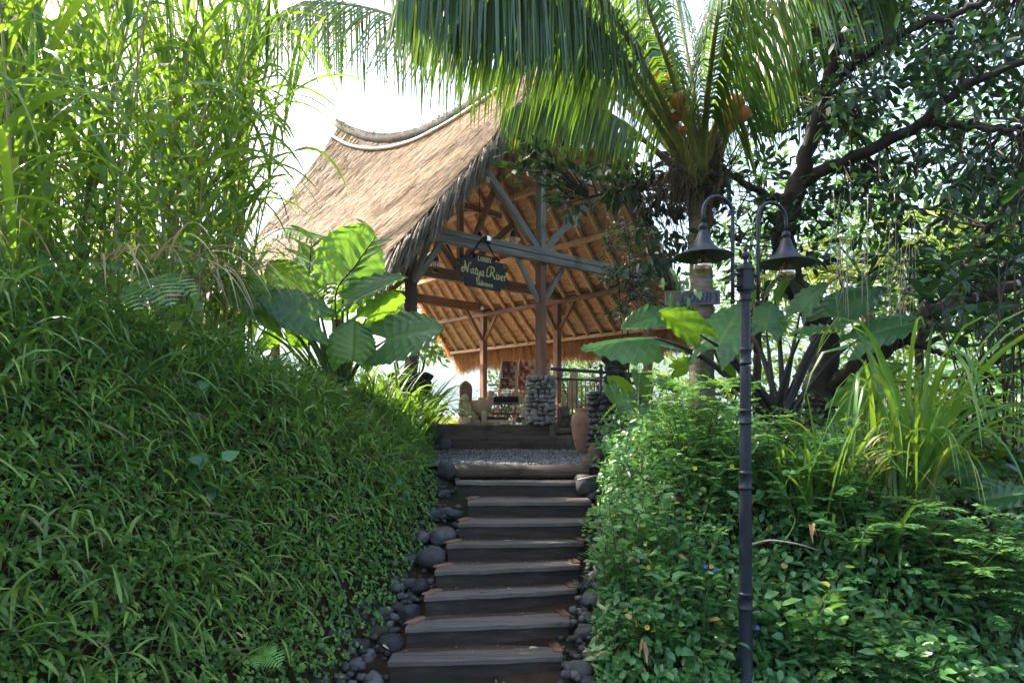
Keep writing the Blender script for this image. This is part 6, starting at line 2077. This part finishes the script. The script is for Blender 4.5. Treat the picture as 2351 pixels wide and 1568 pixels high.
# banana like torn leaf behind, over the roof edge
t = thing('banana_plant', 'banana plant with torn leaves behind the tall grass, against the thatch', 'plant', D(470, 760, 9.8))
for cps in ([(470, 760, 9.8), (520, 640, 9.6), (575, 575, 9.5), (640, 528, 9.4), (690, 530, 9.3), (755, 548, 9.2)], [(480, 760, 9.9), (530, 600, 9.9), (580, 500, 9.9), (620, 440, 9.9), (668, 392, 9.9)]):
    path = smooth_path([D(*c) for c in cps], 40)
    mb = MB(); tube(mb, path, np.linspace(.04, .008, 40), 7); rb = mb.build('midrib', M['petiole'], t)
    T_, _, _ = frames(path)
    mb = MB()
    i = np.arange(14, 40)
    for sg in (-1, 1):
        side = nrm(np.cross(T_[i], [0, -.5, .85])) * sg
        strips(mb, path[i], side + T_[i] * .25, .24 * (1 - ((i - 27) / 18.0) ** 2 * .7), rng.uniform(.03, .085, len(i)), rng.uniform(.5, 2.2, len(i)), 5, v=rng.uniform(.5, 1, len(i)), side=T_[i], shape='strap')
    mb.build('leaf', M['lily'], t)

# ---------------------------------------------------------------- right bank


def shrub(name, label, cat, base, h, rad, nst, mat, kind='broad', L=.09, Wd=.05, lean=(0, 0), group=None, nl=14, tpl='ovate', stem_mat='stem_green', vr=(0, 1)):
    base = np.asarray(base, float)
    t = thing(name, label, cat, base, group)
    lm_, sm_ = MB(), MB()
    for k in range(nst):
        a_ = rng.uniform(0, 6.283)
        r_ = rad * math.sqrt(rng.uniform(.05, 1))
        b = base + [r_ * .35 * math.cos(a_), r_ * .35 * math.sin(a_), 0]
        b[2] = H(b[0], b[1])
        hh = h * rng.uniform(.4, 1.3)
        e = b + [r_ * math.cos(a_) + lean[0] * hh, r_ * math.sin(a_) + lean[1] * hh, hh]
        path = smooth_path([b, b + (e - b) * .5 + [0, 0, hh * .12], e], 16)
        tube(sm_, path, np.linspace(.007, .002, 16), 5, cap=False)
        T_, _, _ = frames(path)
        m_ = nl
        idx = np.sort(rng.uniform(3, 15, m_))
        P_ = np.stack([np.interp(idx, np.arange(16), path[:, j]) for j in range(3)], -1)
        Tg = T_[idx.astype(int)]
        ang = np.arange(m_) * 2.4 + rng.uniform(0, 6)
        d = np.stack([np.cos(ang), np.sin(ang), rng.uniform(-.15, .5, m_)], -1)
        if kind == 'broad':
            P2 = P_ + nrm(d) * L * .35
            leaves(lm_, P2, d + Tg * .25, nrm(np.array([0, -.12, 1.0]) + rng.normal(0, .45, (m_, 3)) + d * .15), L * rng.uniform(.6, 1.3, m_), Wd * rng.uniform(.7, 1.2, m_), np.clip(rng.uniform(vr[0], vr[1], m_), 0, 1), tpl, .3)
        elif kind == 'pinnate':
            m2 = max(4, m_ // 3)
            for q in range(m2):
                j = rng.integers(4, 16)
                dd = nrm(np.array([math.cos(ang[q]), math.sin(ang[q]), rng.uniform(.0, .5)]) + T_[j] * .3)
                RL_ = L * rng.uniform(2.6, 4.2)
                rp = smooth_path([path[j], path[j] + dd * RL_ * .5 + [0, 0, .02], path[j] + dd * RL_ + [0, 0, -.12 * RL_]], 10)
                tube(sm_, rp, .0022, 4, cap=False)
                TT, _, _ = frames(rp)
                ii = np.repeat(np.arange(1, 10), 2)
                sg = np.tile([-1, 1], 9)[:, None]
                sd = nrm(np.cross(TT[ii], [0, 0, 1.0])) * sg
                leaves(lm_, rp[ii], sd + TT[ii] * .45 + rng.normal(0, .08, (18, 3)), nrm(np.array([0, 0, 1.0]) + rng.normal(0, .25, (18, 3))), L * rng.uniform(.8, 1.1, 18) * np.interp(ii, [0, 3, 9], [.8, 1, .65]), Wd * rng.uniform(.8, 1.1, 18), np.clip(rng.uniform(vr[0], vr[1], 18) * .5 + rng.uniform(vr[0], vr[1]) * .5, 0, 1), 'lance', .15)
    lm_.build('foliage', mat, t)
    sm_.build('stems', M[stem_mat], t)
    return t


def gb(px, Y):
    x = (px - 1175.5) / F * Y
    return np.array([x, Y, H(x, Y)])


# carpet of undergrowth over the whole right bank
mb = MB()
n = 15000
Yr = 4.95 + 5.2 * rng.uniform(0, 1, n) ** 1.5
Xr = footR(Yr) + .02 + rng.uniform(0, 1, n) ** 1.25 * (.80 * Yr - footR(Yr))
P, Nn = on_ground(Xr, Yr)
lift = rng.uniform(.0, 1, n) ** .8 * np.interp(Yr, [4.95, 5.6, 7, 10], [.18, .42, .5, .4]) * np.clip((Xr - footR(Yr)) / .5 + .3, .2, 1)
P = P + nrm(Nn + [0, 0, .6]) * lift[:, None]
cl = .5 + .5 * np.sin(Xr * 4.2 + Yr) * np.sin(Yr * 5.1 - Xr)
leaves(mb, P, nrm(rng.normal(0, 1, (n, 3)) + [-.15, -.7, -.1]), nrm(Nn * .6 + [0, -.2, .9] + rng.normal(0, .4, (n, 3))), rng.uniform(.045, .12, n), rng.uniform(.03, .07, n), np.where(rng.uniform(0, 1, n) < .03, rng.uniform(.96, 1, n), np.clip(cl * .5 + rng.uniform(0, .45, n), 0, .95)), 'ovate', .3)
for k in range(420):
    p = P[rng.integers(0, n)]
    tube(mb, smooth_path([[p[0] + rng.normal(0, .05), p[1] + .05, H(p[0], p[1])], p + rng.normal(0, .06, 3), p + rng.normal(0, .12, 3) + [0, 0, .05]], 6), .003, 4, cap=False)
tag(mb.build('undergrowth', M['bush_leaf']), 'dense green undergrowth covering the right bank', 'undergrowth', kind='stuff')

UG = 'shrubs on the right bank'
SH = [  # px, Y, height, radius, stems, kind, L, W, material, label
    (1440, 5.75, .80, .30, 34, 'broad', .075, .05, 'weed_leaf', 'leafy shrub lowest beside the stairs on the right, pale grey green'),
    (1430, 6.5, .62, .34, 36, 'broad', .065, .045, 'weed_leaf', 'brightly lit shrub spilling over the right edge of the upper stairs'),
    (1470, 7.3, .46, .36, 36, 'broad', .085, .045, 'bush_leaf', 'shrub behind the bright one, right of the landing log'),
    (1590, 6.9, .80, .36, 32, 'pinnate', .075, .030, 'weed_leaf', 'feathery leaved shrub left of the lamp post, right of the heart leaved plant'),
    (1610, 6.3, .98, .42, 34, 'pinnate', .08, .034, 'bush_leaf', 'feathery leaved shrub standing right behind the lamp post, left side'),
    (1560, 5.7, .72, .40, 36, 'broad', .085, .055, 'bush_leaf', 'broad leaved shrub left of the lamp post at half height'),
    (1600, 5.2, .55, .34, 30, 'broad', .10, .065, 'bush_leaf', 'dark broad leaved shrub at the foot of the lamp post, left side'),
    (1480, 5.25, .50, .26, 28, 'broad', .07, .05, 'bush_leaf', 'low shrub with yellow flowers at the bottom beside the stairs'),
    (1800, 6.2, .72, .45, 30, 'pinnate', .085, .036, 'bush_leaf', 'feathery leaved shrub right of the lamp post below the upright grass'),
    (1830, 5.3, .55, .38, 30, 'broad', .12, .075, 'bush_leaf', 'dark broad leaved shrub right of the lamp post near the bottom'),
    (1990, 5.7, .70, .45, 26, 'pinnate', .09, .038, 'bush_leaf', 'feathery leaved shrub in the middle of the lower right'),
    (2150, 5.6, .72, .45, 26, 'pinnate', .09, .036, 'weed_leaf', 'feathery leaved shrub under the lower elephant ear'),
    (2290, 5.5, .66, .45, 24, 'pinnate', .09, .036, 'bush_leaf', 'feathery leaved shrub at the right edge of the photo'),
    (2090, 5.05, .40, .34, 24, 'broad', .12, .06, 'bush_leaf', 'low dark shrub along the bottom edge, right half'),
    (2270, 4.95, .36, .34, 22, 'broad', .11, .055, 'bush_leaf', 'low dark shrub in the bottom right corner'),
    (1950, 5.05, .42, .22, 12, 'pinnate', .075, .032, 'weed_leaf', 'pale sunlit feathery sprig standing out at the lower right'),
    (1420, 9.0, .42, .28, 34, 'broad', .04, .018, 'bush_leaf', 'fine leaved small bush between the root stump and the heart leaved plant'),
    (1650, 7.6, .70, .45, 26, 'broad', .11, .07, 'bush_leaf', 'broad leaved shrub around the base of the coconut palm'),
    (1990, 7.2, .60, .55, 24, 'broad', .12, .08, 'vine', 'bright sunlit shrub under the low tree limb'),
    (2200, 6.8, .65, .5, 24, 'broad', .12, .08, 'vine', 'bright sunlit shrub behind the arching grass'),
]
for px, Y_, h_, r_, ns, kd, L_, W_, mt, lab in SH:
    shrub('shrub', lab, 'shrub', gb(px, Y_), h_, r_, ns, M[mt], kd, L_, W_, group=UG, nl=16 if kd == 'broad' else 15)
# sprawling seedling leaf by the step and thin grass blade over the stairs
mb = MB()
c = D(1372, 1178, 6.7)
leaves(mb, np.tile(c, (5, 1)), [(-.8, -.3, .5), (-.5, -.5, .8), (.2, -.5, .8), (-1, -.2, .0), (.5, -.4, .4)], [0, -.6, .8], .12, .06, .95, 'ovate', .25)
tube(mb, smooth_path([gb(1385, 6.8), c + [0, 0, -.1], c], 6), .004, 5)
tag(mb.build('seedling', M['fern']), 'bright seedling leaf leaning over the right edge of the upper stairs', 'seedling')
mb = MB()
b = D(1392, 1338, 6.1)
strips(mb, [b, b, b], [(-.9, -.1, .9), (.3, -.3, 1), (-.2, -.6, 1)], [.34, .25, .2], [.016, .014, .014], [2.6, 1.5, 1.5], 9, shape='blade', fold=.3, v=.7)
tag(mb.build('grass_tuft', M['lily']), 'single grass tuft whose long blade arches over the right end of the steps', 'grass tuft')
# sapling in front of the pavilion
t = thing('sapling', 'slender small leaved sapling in front of the thatched roof, right of the front post', 'tree', gb(1443, 10.0))
tm, lm = MB(), MB()
b = gb(1443, 10.0)
LBs = [limb(tm, [b, D(1443, 850, 10), D(1441, 740, 10), D(1446, 620, 9.9), D(1440, 520, 9.9)], .018, .005, 6, 26, .006), limb(tm, [b + [.05, 0, 0], D(1428, 760, 10), D(1420, 660, 9.9), D(1405, 570, 9.9)], .012, .004, 6, 22, .006)]
cs = []
for k in range(60):
    yv = rng.uniform(515, 735)
    wv = 62 * math.sin(np.clip((yv - 490) / 260, .05, 1) * math.pi) ** .6 + 10
    cs.append(D(1440 + rng.normal(0, .5) * wv, yv, rng.uniform(9.5, 10.3)))
leaf_clumps(lm, tm, cs, LBs, 16, .11, .075, .032, 'ovate', (.0, 1))
tm.build('trunk', M['twig'], t)
lm.build('crown', M['dark_leaf'], t)


# pale arching reeds on the right
def reed(label, base, n, L, w, droop, spread, mat, lean=(0, 0), group='pale arching grasses right of the lamp post'):
    base = np.asarray(base, float)
    t = thing('reed_clump', label, 'grass clump', base, group)
    for q in range(4):
        mb_ = MB()
        m_ = n // 4
        P_ = base + rng.normal(0, spread, (m_, 3)) * [1, .7, 0]
        a_ = rng.uniform(0, 6.283, m_)
        d = np.stack([np.cos(a_) * .35 + lean[0], np.sin(a_) * .3 + lean[1], rng.uniform(.8, 1.3, m_)], -1)
        strips(mb_, P_, d, L * rng.uniform(.55, 1.2, m_), w * rng.uniform(.6, 1.2, m_), droop * rng.uniform(.5, 1.4, m_), 11, shape='blade', fold=.22, power=1.7, twist=.4, v=rng.uniform(.2, 1, m_))
        mb_.build('blades', mat, t)
    return t


reed('upright light green grass clump between the lamp post and the low limb', gb(1890, 6.0) + [0, 0, .2], 60, 1.25, .045, 1.4, .13, M['cane_blade'])
reed('upright grass clump close to the lamp post on its right side', gb(1810, 6.3), 40, .95, .04, 1.3, .10, M['cane_blade'])
reed('tall arching pale grass clump hanging to the right under the dark whorls', gb(2075, 6.0) + [0, 0, .45], 76, 2.0, .05, 2.4, .12, M['cane_blade'], (.18, -.05))
reed('arching pale grass clump lower right of the upright clump', gb(1985, 5.8), 40, .95, .038, 2.2, .12, M['cane_blade'], (.1, -.1))
mb = MB()
b = D(1990, 1060, 6.0)
n = 34
strips(mb, b + rng.normal(0, .07, (n, 3)), np.array([.6, -.1, .5]) + rng.normal(0, .35, (n, 3)), rng.uniform(.3, .7, n), rng.uniform(.008, .022, n), rng.uniform(.8, 2.6, n), 8, shape='blade', fold=.2)
tag(mb.build('dry_grass', M['dry_blade']), 'withered brown blades inside the arching grass on the right', 'dry grass', kind='stuff')
# climbing leaves on the palm trunk
mb = MB()
for cx, cy, n, s in ((1560, 645, 12, .15), (1545, 690, 9, .14), (1612, 828, 12, .12), (1560, 720, 8, .14)):
    c = D(cx, cy, 8.35)
    leaves(mb, c + rng.normal(0, .11, (n, 3)), nrm(rng.normal(0, .5, (n, 3)) + [-.1, -.3, -.9]), nrm(np.array([-.3, -.8, .4]) + rng.normal(0, .3, (n, 3))), s * rng.uniform(.8, 1.2, n), s * .42, rng.uniform(.2, 1, n), 'ovate', .3)
    tube(mb, smooth_path([c + [.05, .05, .12], c, c + [.08, .08, -.3]], 8), .006, 5)
tag(mb.build('climbing_vine', M['bush_leaf']), 'vine with hanging pointed leaves climbing the coconut palm trunk', 'vine')
# aerial roots under the low limb
mb = MB()
for k in range(34):
    px = rng.uniform(1900, 2110)
    y0 = rng.uniform(430, 640)
    p = D(px, y0, rng.uniform(7.6, 8.2))
    L = rng.uniform(.4, 1.2)
    tube(mb, smooth_path([p, p + [rng.normal(0, .03), 0, -L * .5], p + [rng.normal(0, .04), 0, -L]], 8), np.linspace(.005, .002, 8), 4)
tag(mb.build('hanging_roots', M['bamboo_grey']), 'thin pale roots hanging from the tree over the spreading elephant ears', 'roots', kind='stuff')


def flower(label, c, mat, r_=.022, group=None):
    c = np.asarray(c, float)
    t = thing('flower', label, 'flower', c, group)
    mb_ = MB()
    a_ = np.linspace(0, 6.283, 9)[:-1]
    fd = nrm(np.array([-.2, -1, .35]))
    x_ = nrm(np.cross(fd, [0, 0, 1])); y_ = np.cross(x_, fd)
    d = x_ * np.cos(a_)[:, None] + y_ * np.sin(a_)[:, None] + fd * .2
    leaves(mb_, np.tile(c, (8, 1)), d, fd, r_, r_ * .55, None, 'obovate', .1)
    mb_.build('petals', mat, t)
    mb_ = MB(); rock(mb_, c + fd * .004, (r_ * .22,) * 3, 2, .05); mb_.build('flower_centre', M['filament'], t)
    mb_ = MB(); tube(mb_, smooth_path([c, c + [0, .05, -.06], c + [.01, .10, -.22]], 6), .002, 4); mb_.build('flower_stalk', M['stem_green'], t)


for k, (px, py, Y_, lab) in enumerate([(1525, 1340, 5.35, 'largest yellow flower, left of the lamp post'), (1490, 1302, 5.45, 'yellow flower half up the right bank near the stairs'), (1486, 1440, 5.05, 'yellow flower low beside the stairs'),
                                       (1462, 1432, 5.15, 'pale yellow flower lowest and nearest the stairs'), (1633, 1300, 5.4, 'small yellow flower touching the lamp post on its left'), (1680, 1070, 5.9, 'yellow flower in the feathery leaves left of the lamp post'), (1596, 1075, 6.0, 'orange yellow flower high in the feathery shrub')]):
    flower(lab, D(px, py, Y_), M['petal'], .021, 'yellow flowers on the right bank')
for px, py, Y_, lab in ((1620, 1300, 5.3, 'blue flower spike left of the lamp post, the left one of two'), (1642, 1308, 5.3, 'blue flower spike left of the lamp post, the right one of two'), (1738, 1440, 4.98, 'blue flower just right of the lamp post near the bottom')):
    flower(lab, D(px, py, Y_), M['petal_blue'], .018, 'blue flowers on the right bank')

# tendrils, dead hanging leaves and a bare branch in the right hand planting
for k, (px, py, Y_, lab) in enumerate(((1640 + 160, 1195, 5.3, 'curling pale vine tendril right of the lamp post'), (1960, 1215, 5.2, 'second curling vine tendril over the pale feathery sprig'))):
    c = D(px, py, Y_)
    mb = MB()
    a_ = np.linspace(0, 1, 22)
    tube(mb, np.stack([c[0] + .10 * a_ + .05 * np.sin(a_ * 5), c[1] + 0 * a_, c[2] - .16 + .20 * np.sin(a_ * 2.4)], -1), np.linspace(.006, .003, 22), 6)
    tag(mb.build('tendril', M['petiole']), lab, 'tendril')
for px, py, Y_, lab in ((1472, 1470, 5.0, 'brown withered leaf hanging at the bottom beside the stairs'), (1865, 1200, 5.5, 'orange brown dead leaf caught in the shrub right of the lamp post')):
    c = D(px, py, Y_)
    mb = MB()
    strips(mb, np.tile(c, (3, 1)) + rng.normal(0, .012, (3, 3)), [(-.2, -.2, -.6), (.1, -.3, -.9), (.3, -.1, -.8)], [.13, .16, .11], [.035, .03, .03], 1.0, 6, shape='blade', fold=.4, v=[.1, .5, .9])
    tag(mb.build('dead_leaf', M['dead_leaf']), lab, 'leaf')
c0 = D(1770, 1240, 5.4)
mb = MB()
tube(mb, smooth_path([c0 + [-.12, .1, -.05], c0, c0 + [.22, -.02, -.03], c0 + [.40, .05, -.09]], 14), np.linspace(.010, .005, 14), 6)
tag(mb.build('bare_branch', M['bamboo_grey']), 'thin bare grey branch lying in the shrubs right of the lamp post', 'branch')
# ---------------------------------------------------------------- camera, light, air
cam = bpy.data.cameras.new('camera')
cam.sensor_width = 36.0
cam.lens = F / 2351.0 * 36.0
cam.shift_y = (975 - 784) / 2351.0
cam.clip_start, cam.clip_end = .05, 5000
co = bpy.data.objects.new('camera', cam)
COL.objects.link(co)
co.location = (0, 0, CZ)
co.rotation_euler = (math.radians(90), 0, 0)
scene.camera = co

SUN_AZ = math.radians(-66)      # from +Y toward -X
SUN_EL = math.radians(45)
world = bpy.data.worlds.new('World')
scene.world = world
world.use_nodes = True
N, L = world.node_tree.nodes, world.node_tree.links
N.clear()
out = N.new('ShaderNodeOutputWorld')
bg = N.new('ShaderNodeBackground')
sky = N.new('ShaderNodeTexSky')
sky.sky_type = 'NISHITA'
sky.sun_disc = False
sky.sun_elevation = SUN_EL
sky.sun_rotation = SUN_AZ
sky.air_density, sky.dust_density, sky.ozone_density = 1.0, 5.0, .6
bg.inputs['Strength'].default_value = .14
L.new(sky.outputs[0], bg.inputs[0])
L.new(bg.outputs[0], out.inputs[0])
sun = bpy.data.lights.new('sun', 'SUN')
sun.energy = 4.4
sun.angle = math.radians(.5)
sun.color = (1, .90, .74)
so = bpy.data.objects.new('sun', sun)
COL.objects.link(so)
to_sun = Vector((math.sin(SUN_AZ) * math.cos(SUN_EL), math.cos(SUN_AZ) * math.cos(SUN_EL), math.sin(SUN_EL)))
so.rotation_euler = to_sun.to_track_quat('Z', 'Y').to_euler()
so.location = to_sun * 40

vs = scene.view_settings
vs.view_transform = 'Standard'
vs.look = 'None'
vs.gamma = 1
vs.exposure = 2.3
vs.use_curve_mapping = False
cy = scene.cycles
cy.max_bounces = 8
cy.diffuse_bounces = 4
cy.transmission_bounces = 6
cy.transparent_max_bounces = 12
cy.sample_clamp_indirect = 6

cy.volume_bounces = 1
mb = MB()
box(mb, (0, 0, 186), (7000, 7000, 470))
hm, N, L = new_mat('valley haze')
out = N.new('ShaderNodeOutputMaterial')
pv = N.new('ShaderNodeVolumePrincipled')
pv.inputs['Color'].default_value = (.66, .83, 1, 1)
pv.inputs['Density'].default_value = .00025
pv.inputs['Anisotropy'].default_value = .3
L.new(pv.outputs[0], out.inputs['Volume'])
tag(mb.build('haze', hm, smooth=False), 'pale morning haze filling the valley air', 'haze', kind='stuff')
